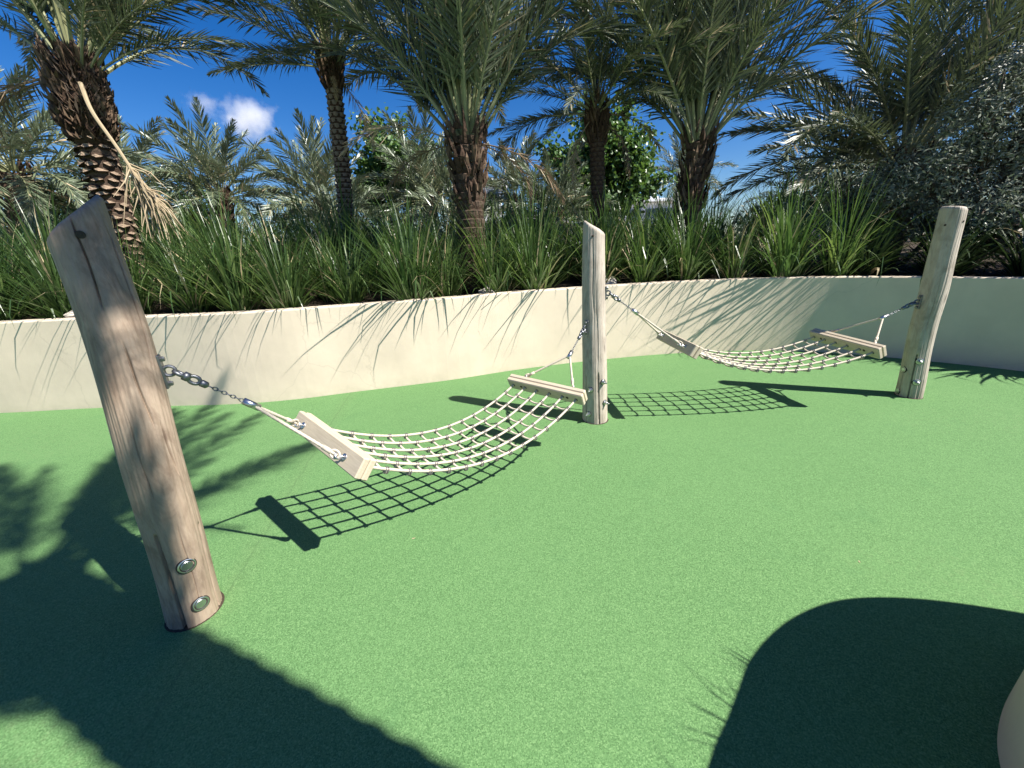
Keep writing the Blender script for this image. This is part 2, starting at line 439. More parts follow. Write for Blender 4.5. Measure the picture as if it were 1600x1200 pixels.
rnd = random.Random(4)
b = MB()
offs = [0.15, 0.4, 0.8, 1.3, 2.0, 3.2, 5, 9, 16, 30]; zs = [0.90, 0.92, 0.97, 1.02, 1.08, 1.12, 1.15, 1.15, 1.15, 1.1]
for (x, y), n in zip(WALL, WN):
    for i, (o, z) in enumerate(zip(offs, zs)):
        b.v.append((x + n.x * o, y + n.y * o, z + rnd.uniform(-.025, .025) * (i > 0)))
k = len(offs)
for i in range(len(WALL) - 1):
    for q in range(k - 1): b.face((i * k + q, (i + 1) * k + q, (i + 1) * k + q + 1, i * k + q + 1))
soil = b.obj('planting_bed', M['soil'], smooth=True); soil['kind'] = 'structure'
def bank(x, y):
    """soil height behind the wall"""
    best = min((math.hypot(x - p[0], y - p[1]) for p in WALL))
    for i in range(len(offs) - 1):
        if best <= offs[i + 1]: return zs[i] + (zs[i + 1] - zs[i]) * max(0, (best - offs[i]) / (offs[i + 1] - offs[i]))
    return zs[-1]

# near planter at the right hand side, whose wall shades the floor
NP = [(4.6, 0.10), (3.9, 0.42), (3.3, 0.66), (2.9, 0.80), (2.67, 0.88), (2.48, 0.935), (2.31, 0.97), (2.14, 0.985), (2.0, 0.98), (1.86, 0.95), (1.71, 0.895), (1.57, 0.82), (1.45, 0.735), (1.36, 0.645), (1.27, 0.555),
      (1.19, 0.48), (1.08, 0.35), (0.97, 0.15), (0.9, -0.2), (0.88, -0.8), (0.95, -1.5), (1.3, -2.3), (2.0, -2.8), (3.2, -3.0), (4.8, -2.6), (5.6, -1.6), (5.4, -0.5)]
NP = [(p.x, p.y) for p in catmull([(x, y, 0) for x, y in NP + NP[:1]], 4)][:-1]
NPN = [-n for n in normals(NP, True)]
ctr = Vector((sum(p[0] for p in NP) / len(NP), sum(p[1] for p in NP) / len(NP)))
if (ctr - Vector(NP[20])).dot(NPN[20]) < 0: NPN = [-n for n in NPN]
b = MB(); wall_ring(b, NP, NPN, 0.78, 0.15, True)
tag(b.obj('planter_wall', M['stucco']), 'rounded cream planter wall in the lower right corner beside its own dark shadow', 'wall')
b = MB(); b.v = [(x + n.x * .14, y + n.y * .14, 0.70) for (x, y), n in zip(NP, NPN)]; b.face(range(len(NP)))
o = b.obj('planter_soil', M['soil']); o['kind'] = 'structure'

# ------------------------------------------------------------------ posts
def make_post(spine, r0, r1, cut_dir, cut, cracks, slots, mat, label, group, seed, sides=240, rings=110, flare=0.0, waist=()):
    """log with checks, saw kerfs and a slanting top; returns (thing, surface function)"""
    S = catmull(spine, 12); base = Vector(spine[0]); ztop = spine[-1][2]
    rn = random.Random(seed); ph = [rn.uniform(0, 6.28) for _ in range(8)]
    def centre(z):
        z = max(0, z)
        for i in range(len(S) - 1):
            if z <= S[i + 1].z or i == len(S) - 2:
                t = (z - S[i].z) / max(1e-6, S[i + 1].z - S[i].z); return S[i].lerp(S[i + 1], t)
    def radius(th, z):
        t = z / ztop
        r = r0 + (r1 - r0) * t + flare * math.exp(-z / .12)
        for zc, wz, am, thc in waist: r += am * math.exp(-((z - zc) / wz) ** 2) * (0.5 + 0.5 * math.cos(th - thc))
        r += .0030 * math.sin(2 * th + ph[0] + 2 * t) + .0022 * math.sin(3 * th + ph[1] - 3 * t) + .0016 * math.sin(7 * th + ph[2] + 5 * t) + .0016 * math.sin(z * 9 + ph[3] + th)
        r += .0006 * math.sin(23 * th + ph[4] + 2 * math.sin(3 * z)) + .0005 * math.sin(41 * th + ph[5])
        return r
    def surf(deg, z, out=0.0):
        th = rad(deg); c = centre(z); r = radius(th, z) + out
        return Vector((c.x + r * math.cos(th), c.y + r * math.sin(th), z))
    t = thing('hammock_post', label, 'post', base, group)
    b = MB(); cd = rad(cut_dir)
    for i in range(rings + 1):
        f = i / rings
        for k in range(sides):
            th = 2 * PI * k / sides
            zt = ztop + cut * math.cos(th - cd)
            z = -0.05 + f * (zt + 0.05)
            r = radius(th, z)
            for (a0, z0, a1, z1, wid, dep) in cracks:
                if z0 > z1: a0, z0, a1, z1 = a1, z1, a0, z0
                if z0 < z < z1:
                    u = (z - z0) / (z1 - z0)
                    a = rad(a0 + (a1 - a0) * u) + .035 * math.sin(z * 13 + a0) * math.sin(PI * u)
                    d = ((th - a + PI) % (2 * PI) - PI) * r
                    r -= dep * math.exp(-(d / wid) ** 2) * min(1, 4 * u, 4 * (1 - u))
            for (a0, a1, z1, wid, dep) in slots:
                if z < z1:
                    a = rad(a0 + (a1 - a0) * (z1 - z) / z1)
                    d = abs(((th - a + PI) % (2 * PI) - PI) * r)
                    if d < wid: r -= dep
            r -= 0.010 * max(0, 1 - (zt - z) / .018) ** 2
            c = centre(z)
            b.v.append((c.x + r * math.cos(th) - base.x, c.y + r * math.sin(th) - base.y, z))
    for i in range(rings):
        for k in range(sides):
            k2 = (k + 1) % sides
            b.face((i * sides + k, i * sides + k2, (i + 1) * sides + k2, (i + 1) * sides + k))
    n0 = len(b.v); c = centre(ztop)
    for q in (0.55, 0.0):
        if q:
            for k in range(sides):
                th = 2 * PI * k / sides; r = radius(th, ztop) * q
                b.v.append((c.x + r * math.cos(th) - base.x, c.y + r * math.sin(th) - base.y, ztop + .004 + cut * q * math.cos(th - cd)))
        else: b.v.append((c.x - base.x, c.y - base.y, ztop + .005))
    for k in range(sides):
        k2 = (k + 1) % sides
        b.face((rings * sides + k, rings * sides + k2, n0 + k2, n0 + k)); b.face((n0 + k, n0 + k2, n0 + sides))
    b.obj('log', mat, t, True)
    gb = MB(); c0 = centre(0) - base; gb.lathe([(r0 + .0085 + flare, .0012), (r0 + .005 + flare, .0022), (r0 - .01, .0022)], (c0.x, c0.y, 0), (0, 0, 1), 40); gb.obj('base_gap', M['soil'], t)
    return t, surf

def washer(t, surf, deg, z, proud=False, R=.028):
    p = surf(deg, z) - t.location; n = (surf(deg, z, .05) - surf(deg, z)).normalized()
    b = MB()
    if proud:
        b.lathe([(R, -.006), (R, .004), (R - .003, .006)], p, n, 24)
        b.lathe([(.014, .005), (.014, .022), (.011, .026)], p, n, 6)
        b.lathe([(.007, .02), (.007, .042), (.005, .045)], p, n, 12)
    else:
        b.lathe([(R, -.012), (R, .0030), (R - .003, .0045), (R - .006, .0040), (R - .0075, -.001)], p, n, 32)
        b.lathe([(R - .0105, -.002), (R - .0105, .0025), (R - .0125, .0042), (.004, .0046)], p, n, 28)
    o = b.obj('bolt', M['steel'], t, False)
    b = MB(); b.lathe([(R + .004, -.012), (R + .0035, .0015)], p, n, 28)
    b.obj('bolt_recess', M['hole'], o)  # dark ring round the bolt, recess shade put into its colour
def bored(t, surf, deg, z, R=.008):
    p = surf(deg, z) - t.location; n = (surf(deg, z, .05) - surf(deg, z)).normalized()
    b = MB(); b.lathe([(R, -.02), (R, .0035), (R * .8, .004)], p, n, 20); o = b.obj('bored_hole', M['hole'], t)  # dark disc set on the surface, hole shade put into its colour
    b = MB(); b.lathe([(R * .5, -.02), (R * .48, .0045), (R * .3, .0055)], p, n, 12); b.obj('plug', M['hole'], o)

PG = 'timber posts carrying the hammocks'
P1 = [(-1.482, 1.335, 0), (-1.44, 1.375, .8), (-1.46, 1.445, 1.3), (-1.515, 1.5, 1.665)]
post1, s1 = make_post(P1, .097, .091, 45, .072,
    [(-49.5, 1.70, -55.5, 1.33, .0026, .016), (-43, 1.25, -28, .90, .0026, .016), (-15, .93, -6, .68, .0026, .016), (8, 1.62, -2, 1.1, .0026, .016), (-36, .52, -33, .02, .0016, .008), (-70, 1.0, -62, .6, .0016, .006)],
    [(-81, -73, .47, .0085, .035), (12, 8, .44, .0065, .028)], M['wood'],
    'thick leaning timber post in front on the left, dappled with shade', PG, 3, 420, 130, flare=.004)
washer(post1, s1, -39, .300, False, .031); washer(post1, s1, -32.7, .092, False, .031); bored(post1, s1, -45.4, 1.597, .013)
P2 = [(.74, 3.184, 0), (.722, 3.21, .56), (.70, 3.24, 1.16), (.695, 3.268, 1.625)]
post2, s2 = make_post(P2, .108, .082, 165, .048,
    [(-107, 1.60, -104, .95, .0030, .010), (-88, 1.3, -84, .5, .0020, .007), (-60, 1.0, -64, .55, .002, .006)],
    [(-84.5, -82, .46, .0060, .030), (-150, -146, .42, .0055, .02)], M['wood_pale'],
    'upright pale timber post in the middle with a slanted pointed top', PG, 8)
for a, z in ((-124, .31), (-135, .085), (-61, .381), (-50, .19)): washer(post2, s2, a, z, True, .022)
bored(post2, s2, -107, 1.555, .008)
P3 = [(3.81, 3.42, 0), (3.735, 3.41, .68), (3.695, 3.40, 1.18), (3.655, 3.395, 1.66)]
post3, s3 = make_post(P3, .094, .080, 180, .012,
    [(-118, 1.2, -124, .5, .003, .006), (-95, 1.5, -100, .9, .002, .004)],
    [(-138, -138, .43, .0055, .03), (178, 178, .3, .004, .02)], M['wood_pale'],
    'pale timber post on the right with a rounded flat top and wavy edge', PG, 12, waist=((.45, .25, -.006, rad(-40)), (1.05, .22, .006, rad(-30)), (.75, .15, -.004, rad(-40))))
washer(post3, s3, 174, .268); washer(post3, s3, 165, .045); washer(post3, s3, -120, .367, True); washer(post3, s3, -114, .165, True)
bored(post3, s3, -156, 1.527); bored(post3, s3, -79, 1.549)

# ------------------------------------------------------------------ hammocks
def V(*a): return Vector(a)
def bar_frame(c0, c1, along):
    """c0, c1 bar ends; along = pull direction of the net; gives (x along bar, y along pull, z)"""
    x = (c1 - c0).normalized(); y = (along - x * along.dot(x)).normalized(); return x, y, x.cross(y)
def chain(b, p, q, link_len=.022, r=.0023):
    n = max(2, int((q - p).length / (link_len * .72))); d = (q - p).normalized()
    N = d.orthogonal().normalized(); B = d.cross(N)
    for i in range(n):
        c = p.lerp(q, (i + .5) / n); ax = N if i % 2 else B
        b.ring(c, ax, link_len * .30, r, 12, 6, 0, 1.65, d)
def make_hammock(label, A0, A1, B0, B1, sag, lugA, apexA, lugB, apexB, t0, surfA, surfB):
    A0, A1, B0, B1 = (Vector(p) for p in (A0, A1, B0, B1))
    base = (A0 + A1 + B0 + B1) / 4; base.z = 0
    t = thing('rope_hammock', label, 'hammock', base, 'rope hammocks between the posts')
    L = lambda p: Vector(p) - base
    ends = []
    HT, TH = .105, .072
    for (e0, e1, o0, o1, apex, lug) in ((A0, A1, B0, B1, apexA, lugA), (B0, B1, A0, A1, apexB, lugB)):
        mid, om = (e0 + e1) / 2, (o0 + o1) / 2
        pull = (om - mid); pull.z = -4 * sag * .85 + (om.z - mid.z) ; up = (mid - Vector(apex)); dirn = (pull.normalized() + up.normalized()).normalized()
        x, y, z = bar_frame(e0, e1, dirn)
        if z.z < 0: x = -x; z = x.cross(y); e0b = e1
        rot = Matrix((x, y, z)).transposed(); ln = (e1 - e0).length
        for k, (oy, th) in enumerate(((-TH * .25 - .001, TH / 2 - .002), (TH * .25 + .001, TH / 2 - .002))):
            pb = MB(); pb.box((0, 0, 0), (ln, th, HT if k else HT - .003), None, 0, .006)
            po = pb.obj('plank', M['plank'], t); po.location = L(mid) + rot @ V(0, oy, 0); po.rotation_euler = rot.to_euler()
        ends.append((mid, (e1 - e0).normalized(), y, z, ln))
        # two dark discs for bolt holes on the net side and two eye bolts on the chain side
        for u in (-.31, .31):
            hb = MB(); hb.lathe([(.011, -.004), (.011, .0015), (.006, .001)], L(mid + (e1 - e0).normalized() * (u * ln) + y * (TH / 2)), y, 16)
            hb.obj('bolt_hole', M['hole'], t)  # disc on the plank face, dark like the inside of a hole
        eyes = []
        for u in (-.34, .30):
            p = mid + (e1 - e0).normalized() * (u * ln) - y * (TH / 2)
            eb = MB(); eb.tube([L(p), L(p - y * .022)], .006, 10); eb.lathe([(.017, -.001), (.017, .004), (.014, .005)], L(p), -y, 18)
            eb.ring(L(p - y * .036), (e1 - e0).normalized().cross(y) * .5 + (e1 - e0).normalized() * .6, .015, .005, 18, 8)
            eb.obj('eye_bolt', M['steel'], t, True)
            eyes.append(p - y * .040)
        ap = Vector(apex)
        for eye in eyes:
            d = (ap - eye).normalized(); n = int((ap - eye).length / .009) + 2
            rb = MB(); rb.tube([L(eye.lerp(ap, i / n)) for i in range(n + 1)], .0075, 12, 0, True, 3, 90); rb.obj('bridle_rope', M['rope'], t, True)
            th_ = MB(); th_.ring(L(eye + d * .012), d.cross(z if abs(d.dot(z)) < .9 else y), .017, .006, 16, 8, 0, 1.3, d)
            th_.tube([L(eye + d * .03), L(eye + d * .075)], .0115, 12); th_.obj('rope_eye', M['steel'] if False else M['rope'], t, True)
        dl = (Vector(lug) - ap); ln2 = dl.length; dl.normalize()
        fb = MB(); fb.tube([L(ap - dl * .028), L(ap + dl * .042)], .0155, 16); fb.obj('ferrule', M['steel'], t, True)
        ce = Vector(lug) - dl * min(.15, ln2 * .42)
        cb = MB(); chain(cb, L(ap + dl * .040), L(ce)); cb.obj('chain', M['darksteel'], t, True)
        # swivel: shackle body, barrel, jaw
        sb = MB(); a_, c_ = L(ce), L(Vector(lug)); dd = c_ - a_; lg = dd.length
        sb.lathe([(.007, 0), (.014, lg * .04), (.015, lg * .2), (.012, lg * .24)], a_, dd, 14)
        sb.ring(a_ + dd * .40, dd.cross(V(0, 0, 1)), lg * .115, .0075, 18, 8, 0, 1.35, dd)
        sb.lathe([(.010, 0), (.018, lg * .03), (.018, lg * .18), (.010, lg * .2)], a_ + dd * .52, dd, 14)
        sb.ring(a_ + dd * .80, dd.cross(V(0, 0, 1)).cross(dd), lg * .115, .008, 18, 8, 0, 1.3, dd)
        sb.obj('swivel_shackle', M['darksteel'], t, True)
    # net
    (ma, xa, ya, za, la), (mb, xb, yb, zb, lb) = ends
    NR, NC = 6, 13
    def pt(u, s):
        a = ma + xa * (u * la) + ya * (TH / 2 - .01); q = mb + xb * (u * lb) + yb * (TH / 2 - .01)
        w = u * u * .06
        p = a.lerp(q, s); p.z -= sag * 4 * s * (1 - s) * (1 + (.25 - u * u) * .20) + .022 * math.sin(PI * s) * (1 - (2 * u) ** 2) * .6
        return p
    us = [-.42 + .84 * i / (NR - 1) for i in range(NR)]
    for u in us:
        rb = MB(); n = 150; rb.tube([L(pt(u, i / n)) for i in range(n + 1)], .0078, 12, 0, True, 3, 95); rb.obj('rope', M['rope'], t, True)
        for e, (mm, xx, yy, ll) in ((0, (ma, xa, ya, la)), (1, (mb, xb, yb, lb))):
            hb = MB(); hb.lathe([(.0125, -.004), (.0125, .0012), (.0095, .001)], L(mm + xx * (u * ll) + yy * (TH / 2)), yy, 16); hb.obj('rope_hole', M['hole'], t)  # dark ring where the rope enters, hole shade put into its colour
    kn = MB()
    for j in range(NC):
        s = (j + .85) / (NC + .7)
        path = []; rj = random.Random(j)
        for i in range(NR - 1):
            for q in range(6):
                f = q / 6; u = us[i] + (us[i + 1] - us[i]) * f
                p = pt(u, s + .004 * math.sin(i * 2 + j)); p.z -= .012 * math.sin(PI * f) * 1.0 + .013
                path.append(L(p))
        path.append(L(pt(us[-1], s) - V(0, 0, .013)))
        cb = MB(); cb.tube(path, .0070, 10, 0, True); cb.obj('cross_rope', M['rope'], t, True)
        for i in range(NR):
            p = pt(us[i], s); d = (pt(us[i], s + .01) - pt(us[i], s - .01)).normalized(); x = (pt(us[i] + .01, s) - pt(us[i] - .01, s)).normalized()
            kb = MB()
            for q in (-.006, .006): kb.ring(L(p - V(0, 0, .006) + d * q), d, .0125, .0028, 12, 6, 0, 1.35, V(0, 0, 1))
            kb.ring(L(p - V(0, 0, .013)), x, .0098, .0026, 10, 6)
            kb.obj('rope_clamp', M['clamp'], t, True)
    return t
def lug_plate(post, surf, deg, z, spread=.05):
    """pad eye bolted to the post for the hammock chain"""
    p = surf(deg, z) - post.location; n = (surf(deg, z, .05) - surf(deg, z)).normalized(); up = V(0, 0, 1); x = up.cross(n).normalized(); zz = n.cross(x)
    rot = Matrix((x, n, zz)).transposed()
    b = MB(); b.box(p + n * .003, (.036, .010, spread * 2 + .035), rot, 0, .003)
    for s in (-1, 1):
        b.lathe([(.011, 0), (.011, .010), (.008, .014)], p + zz * (s * spread) + n * .007, n, 6)
    b.ring(p + n * .022, x, .019, .0065, 18, 8)
    b.obj('eye_plate', M['darksteel'], post)
lug_plate(post1, s1, 28, 1.095); lug_plate(post2, s2, -142, .845, .04); lug_plate(post2, s2, -20, 1.115, .04); lug_plate(post3, s3, 172, .896, .045)

make_hammock('nearer rope net hammock hung between the leaning left post and the middle post',
    (-1.157, 1.936, .655), (-.668, 1.513, .585), (-.009, 2.991, .470), (.522, 2.592, .452), .215,
    s1(28, 1.095, .03), (-1.15, 1.60, .885), s2(-142, .845, .03), (.47, 2.985, .665), 0, s1, s2)
make_hammock('farther rope net hammock hung between the middle post and the right post',
    (1.44, 3.60, .655), (1.47, 2.95, .655), (3.0, 3.736, .57), (3.09, 3.07, .552), .155,
    s2(-20, 1.115, .03), (1.055, 3.22, .945), s3(172, .896, .03), (3.33, 3.40, .775), 0, s2, s3)

# ------------------------------------------------------------------ palms
def frond_mesh(name, L, bend, nl, seed, mats, droop=.35, width=.024, leaf=.17, side_twist=.0, petiole=.17):
    """one feather leaf from the origin along +X in the XZ plane, curving down by bend radians"""
    rn = random.Random(seed); b = MB(); n = 16
    pts, ang = [V(0, 0, 0)], 0.0; seg = L / n; tang = []
    side = rn.uniform(-.12, .12) + side_twist
    for i in range(n):
        t = (i + 1) / n; ang = -bend * t ** 1.5; az = side * t * t
        d = V(math.cos(ang) * math.cos(az), math.cos(ang) * math.sin(az), math.sin(ang)); tang.append(d); pts.append(pts[-1] + d * seg)
    tang.append(tang[-1])
    b.tube(pts, [max(.0022, (.020 if i else .030) * (L / 2.6) * (1 - i / (n + .6)) ** .9) for i in range(n + 1)], 5, 1)
    for s in (-1, 1):
        for k in range(nl):
            t = petiole + (1 - petiole) * (k + rn.uniform(.1, .9)) / nl
            x = t * n; i = min(int(x), n - 1); p = pts[i].lerp(pts[i + 1], x - i); d = tang[i].lerp(tang[i + 1], x - i).normalized()
            sd_ = V(0, 0, 1).cross(d)
            if sd_.length < .1: sd_ = V(0, 1, 0)
            sd_ = sd_.normalized() * s; up = d.cross(sd_) * s
            prof = math.sin(PI * min(1, (t - petiole) / (1 - petiole) * .80 + .20)) ** .6
            ll = L * leaf * prof * rn.uniform(.82, 1.12) + .03
            fa = rad(54 - 28 * t) + rn.uniform(-.12, .12)          # angle away from the midrib
            va = rn.choice((rad(48), rad(18), rad(-18))) + rn.uniform(-.28, .28)
            dr = d * math.cos(fa) + (sd_ * math.cos(va) + up * math.sin(va)) * math.sin(fa); dr.normalize()
            w = width * (.75 + .5 * rn.random()) * (L / 2.6) ** .5; nrm = dr.cross(d); wv = Matrix.Rotation(rn.uniform(-.7, .7), 3, dr) @ dr.cross(nrm.normalized() if nrm.length > .05 else up).normalized() * (w * .5)
            p1 = p + dr * (ll * .45) - V(0, 0, 1) * (ll * droop * .10); p2 = p + dr * ll - V(0, 0, 1) * (ll * droop * rn.uniform(.3, 1.1)) * .6
            q = len(b.v)
            b.v += [p + wv * .5, p - wv * .5, p1 - wv, p1 + wv, p2]
            mi = 0 if rn.random() > .03 else 2
            b.face((q, q + 1, q + 2, q + 3), mi); b.face((q + 3, q + 2, q + 4), mi)
    return b.mesh(name, mats)
NEARM = [M['frond'], M['rachis'], M['dry']]; FARM = [M['frond_far'], M['rachis'], M['dry']]
DRYM = [M['dry'], M['dry'], M['brown']]; BROWNM = [M['brown'], M['brown'], M['dry']]
NEAR_F = [frond_mesh('frond', 2.6, bd, 110, 20 + i, NEARM, width=.018, leaf=.135) for i, bd in enumerate((.18, .32, .46, .62, .85, 1.25))]
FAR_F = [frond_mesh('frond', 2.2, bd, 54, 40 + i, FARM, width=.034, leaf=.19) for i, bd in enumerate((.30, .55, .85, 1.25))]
DRY_F = [frond_mesh('dry_frond', 2.0, bd, 48, 60 + i, DRYM, .9, .020, .16) for i, bd in enumerate((1.2, 1.8))]
BROWN_F = [frond_mesh('dead_frond', 2.2, bd, 50, 70 + i, BROWNM, .7, .022, .16) for i, bd in enumerate((1.0, 1.5))]

def trunk_mesh(b, path, r, boots=True, sides=28, rings_per_m=46, pitch=.085, nspi=8, dep=.16, mi=0):
    """trunk with the criss-cross of old leaf scars as relief"""
    S = catmull(path, 10); ln = sum((S[i + 1] - S[i]).length for i in range(len(S) - 1)); n = max(8, int(ln * rings_per_m))
    cum = [0]
    for i in range(len(S) - 1): cum.append(cum[-1] + (S[i + 1] - S[i]).length)
    n0 = len(b.v); j = 0
    for i in range(n + 1):
        s = ln * i / n
        while j < len(S) - 2 and cum[j + 1] < s: j += 1
        c = S[j].lerp(S[j + 1], (s - cum[j]) / max(1e-6, cum[j + 1] - cum[j])); rr = r(i / n)
        for k in range(sides):
            a = 2 * PI * k / sides; q = rr
            if boots:
                row = s / pitch; fr = row % 1; sh = .5 * (int(row) % 2)
                cell = (a / (2 * PI) * nspi + sh) % 1
                lip = max(0, 1 - abs(cell - .5) * 2.0) ** .6
                q *= 1 + dep * (fr * lip - .25)
            b.v.append(tuple(c + V(q * math.cos(a), q * math.sin(a), 0)))
    for i in range(n):
        for k in range(sides):
            k2 = (k + 1) % sides
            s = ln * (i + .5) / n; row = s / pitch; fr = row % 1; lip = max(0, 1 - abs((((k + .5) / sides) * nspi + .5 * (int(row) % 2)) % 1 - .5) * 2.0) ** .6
            b.face((n0 + i * sides + k, n0 + i * sides + k2, n0 + (i + 1) * sides + k2, n0 + (i + 1) * sides + k), 1 if fr * lip < .26 else mi)  # recesses between scars coloured darker, standing in for shading the relief lacks
    b.face([n0 + n * sides + k for k in range(sides)], mi)

def palm(label, base, top, r0, r1, nf, scale, seed, near=True, dry=2, brown=2, lo=-18, hi=86, sides=28, pitch=.085, nspi=8, head=.35, fr_extra=(), wind=0.0, group='date palms behind the wall', skip=None, headr=1.25, dep=.16, bark='bark'):
    base, top = Vector(base), Vector(top); rn = random.Random(seed)
    t = thing('palm_tree', label, 'palm tree', base, group)
    mid = base.lerp(top, .5) + V(rn.uniform(-.05, .05), rn.uniform(-.05, .05), 0)
    H = (top - base).length
    b = MB(); trunk_mesh(b, local(t, [base - V(0, 0, .3), mid, top]), lambda f: r0 + (r1 - r0) * f, True, sides, 100 if near else 26, pitch, nspi, dep)
    trunk = b.obj('trunk', [M[bark], M['bark_dark']], t)
    # shaggy head of old leaf bases and fibre under the crown
    fb = MB(); tl = local(t, [top])[0]; ax = (top - base).normalized()
    for k in range(int(150 * (1 if near else .45))):
        a = rn.uniform(0, 2 * PI); h = rn.uniform(-head, .10); c = tl + ax * h; rr = r1 * (1.0 + .12 * rn.random() + (headr - 1) * (h + head) / (head + .1))
        o_ = V(math.cos(a), math.sin(a), 0); tn = V(-math.sin(a), math.cos(a), 0)
        p = c + o_ * rr * .9; w = rn.uniform(.02, .055) * (r1 / .2); ll = rn.uniform(.10, .26)
        e = p + V(0, 0, 1) * ll + o_ * (ll * rn.uniform(.1, .45)) + tn * rn.uniform(-.05, .05); md = p.lerp(e, .5) + o_ * .02
        q = len(fb.v); fb.v += [p - tn * w, p + tn * w, md + tn * w * .7, md - tn * w * .7, e + o_ * .01, p + o_ * .03, md + o_ * .025]
        mi = rn.choice((0, 0, 1))
        fb.face((q, q + 5, q + 6, q + 3), mi); fb.face((q + 5, q + 1, q + 2, q + 6), mi); fb.face((q + 3, q + 6, q + 4), mi); fb.face((q + 6, q + 2, q + 4), mi)
    o = fb.obj('leaf_base_fibre', [M['bark_dark'], M['fibre']], trunk); o['kind'] = 'stuff'
    lib = NEAR_F if near else FAR_F; dl = 2.6 if near else 2.2
    def put(me, az, el, sc, out, z, roll=0.0):
        f = link(me.name.split('.')[0], me, t)
        f.location = tl + V(math.cos(az) * out, math.sin(az) * out, z)
        f.rotation_euler = (Matrix.Rotation(az, 3, 'Z') @ Matrix.Rotation(-el, 3, 'Y') @ Matrix.Rotation(roll, 3, 'X')).to_euler()
        f.scale = (sc,) * 3
        return f
    for k in range(nf):
        u = (k + .5) / nf; az = k * 2.39996 + seed + rn.uniform(-.25, .25)
        el = rad(hi + (lo - hi) * u ** .85 + rn.uniform(-7, 7)); az += wind * math.cos(az) * .3
        if skip and skip(az % (2 * PI), el): continue
        idx = min(len(lib) - 1, max(0, int((u * .9 + rn.uniform(-.12, .22)) * len(lib))))
        put(lib[idx], az, el, scale / dl * rn.uniform(.85, 1.12), r1 * .75 * u + .02, .10 - .16 * u, rn.uniform(-.35, .35))
    for k in range(dry): put(DRY_F[k % 2], rn.uniform(0, 6.28), rad(rn.uniform(-50, -15)), scale / 2.2 * rn.uniform(.5, .9), r1 * .8, -.12)
    for k in range(brown): put(BROWN_F[k % 2], rn.uniform(0, 6.28), rad(rn.uniform(-45, -5)), scale / 2.2 * rn.uniform(.5, .85), r1 * .8, -.15)
    for (az, el, sc, kind, bi) in fr_extra:
        put({'g': lib, 'd': DRY_F, 'b': BROWN_F}[kind][bi], rad(az), rad(el), sc, r1 * .8, -.05)
    return t, trunk

# left palm, big cut boots on its trunk
pl_base, pl_top = (-4.86, 5.2, .95), (-4.64, 5.2, 3.50)
palmL, trunkL = palm('big palm with large diamond leaf scars and swollen shaggy neck behind the left post', pl_base, pl_top, .142, .165, 36, 2.6, 5, True, 0, 0, 40, 86, 36, .11, 9, .55,
    [(170, 2, .85, 'b', 0), (205, -15, .75, 'b', 1), (-8, 40, .68, 'g', 4), (14, 34, .66, 'g', 4), (-25, 52, .7, 'g', 4), (2, 52, .72, 'g', 3)], skip=lambda a, e: e < rad(55) and 3.4 < a < 6.0, headr=1.15, dep=.05)
boot = MB()
boot.v = [(.030, -.088, .004), (.066, -.03, -.028), (.072, .02, -.030), (.030, .088, .004), (.050, .03, .030), (.048, -.03, .028), (-.02, -.07, -.035), (-.02, .07, -.035), (-.03, -.05, .06), (-.03, .05, .06)]
boot.face((0, 1, 2, 3, 4, 5), 0); boot.face((0, 6, 7, 3, 2, 1), 1); boot.face((5, 4, 9, 8), 1); boot.face((0, 5, 8), 1); boot.face((3, 9, 4), 1)  # cut end paler than bark; sunlit face and recess shade are in these colours
boot_me = boot.mesh('leaf_base', [M['cut'], M['bark_dark']])
rnd = random.Random(2)
A_, B_ = Vector(pl_base), Vector(pl_top)
for row in range(21):
    h = .25 + row * .082
    for k in range(8):
        a = 2 * PI * (k + .5 * (row % 2)) / 8 + rnd.uniform(-.09, .09)
        c = A_.lerp(B_, h / (B_ - A_).length) - A_
        o = link('leaf_base', boot_me, trunkL)
        rr = .142 + .022 * h / 2.6 - .012
        o.location = c + V(rr * math.cos(a), rr * math.sin(a), rnd.uniform(-.014, .014)); o.rotation_euler = (rnd.uniform(-.1, .1), rnd.uniform(-.2, .1), a); s = rnd.uniform(.62, .90); o.scale = (s * rnd.uniform(.85, 1.25), s * .86, s * rnd.uniform(.75, 1.1))
# matted fibre collar of the left palm
fb = MB()
for k in range(900):
    a = rnd.uniform(0, 2 * PI); h = rnd.uniform(1.86, 2.66); u = (h - 1.86) / .8; c = A_.lerp(B_, h / (B_ - A_).length) - A_
    rr = .168 + .075 * math.sin(PI * min(1, u * .9 + .08)) ** .8 + rnd.uniform(-.015, .02); o_ = V(math.cos(a), math.sin(a), 0); tn = V(-math.sin(a), math.cos(a), 0)
    p = c + o_ * rr; ll = rnd.uniform(.06, .20); w = rnd.uniform(.008, .028); e = p + V(0, 0, ll) + o_ * rnd.uniform(-.02, .05) + tn * rnd.uniform(-.09, .09)
    q = len(fb.v); fb.v += [p - tn * w - o_ * .03, p + tn * w - o_ * .03, p.lerp(e, .4) + o_ * .018, e]
    mi = rnd.choice((0, 1, 1, 2) if u > .2 else (0, 0, 1)); fb.face((q, q + 2, q + 3), mi); fb.face((q + 2, q + 1, q + 3), mi)
o = fb.obj('fibre_collar', [M['bark_dark'], M['fibre'], M['twig']], trunkL); o['kind'] = 'stuff'
cb = MB(); cb.tube([A_.lerp(B_, h / (B_ - A_).length) - A_ for h in (1.84, 1.95, 2.1, 2.3, 2.48, 2.62)], [.155, .178, .215, .235, .215, .165], 24); cb.obj('neck', M['bark_dark'], trunkL, True)
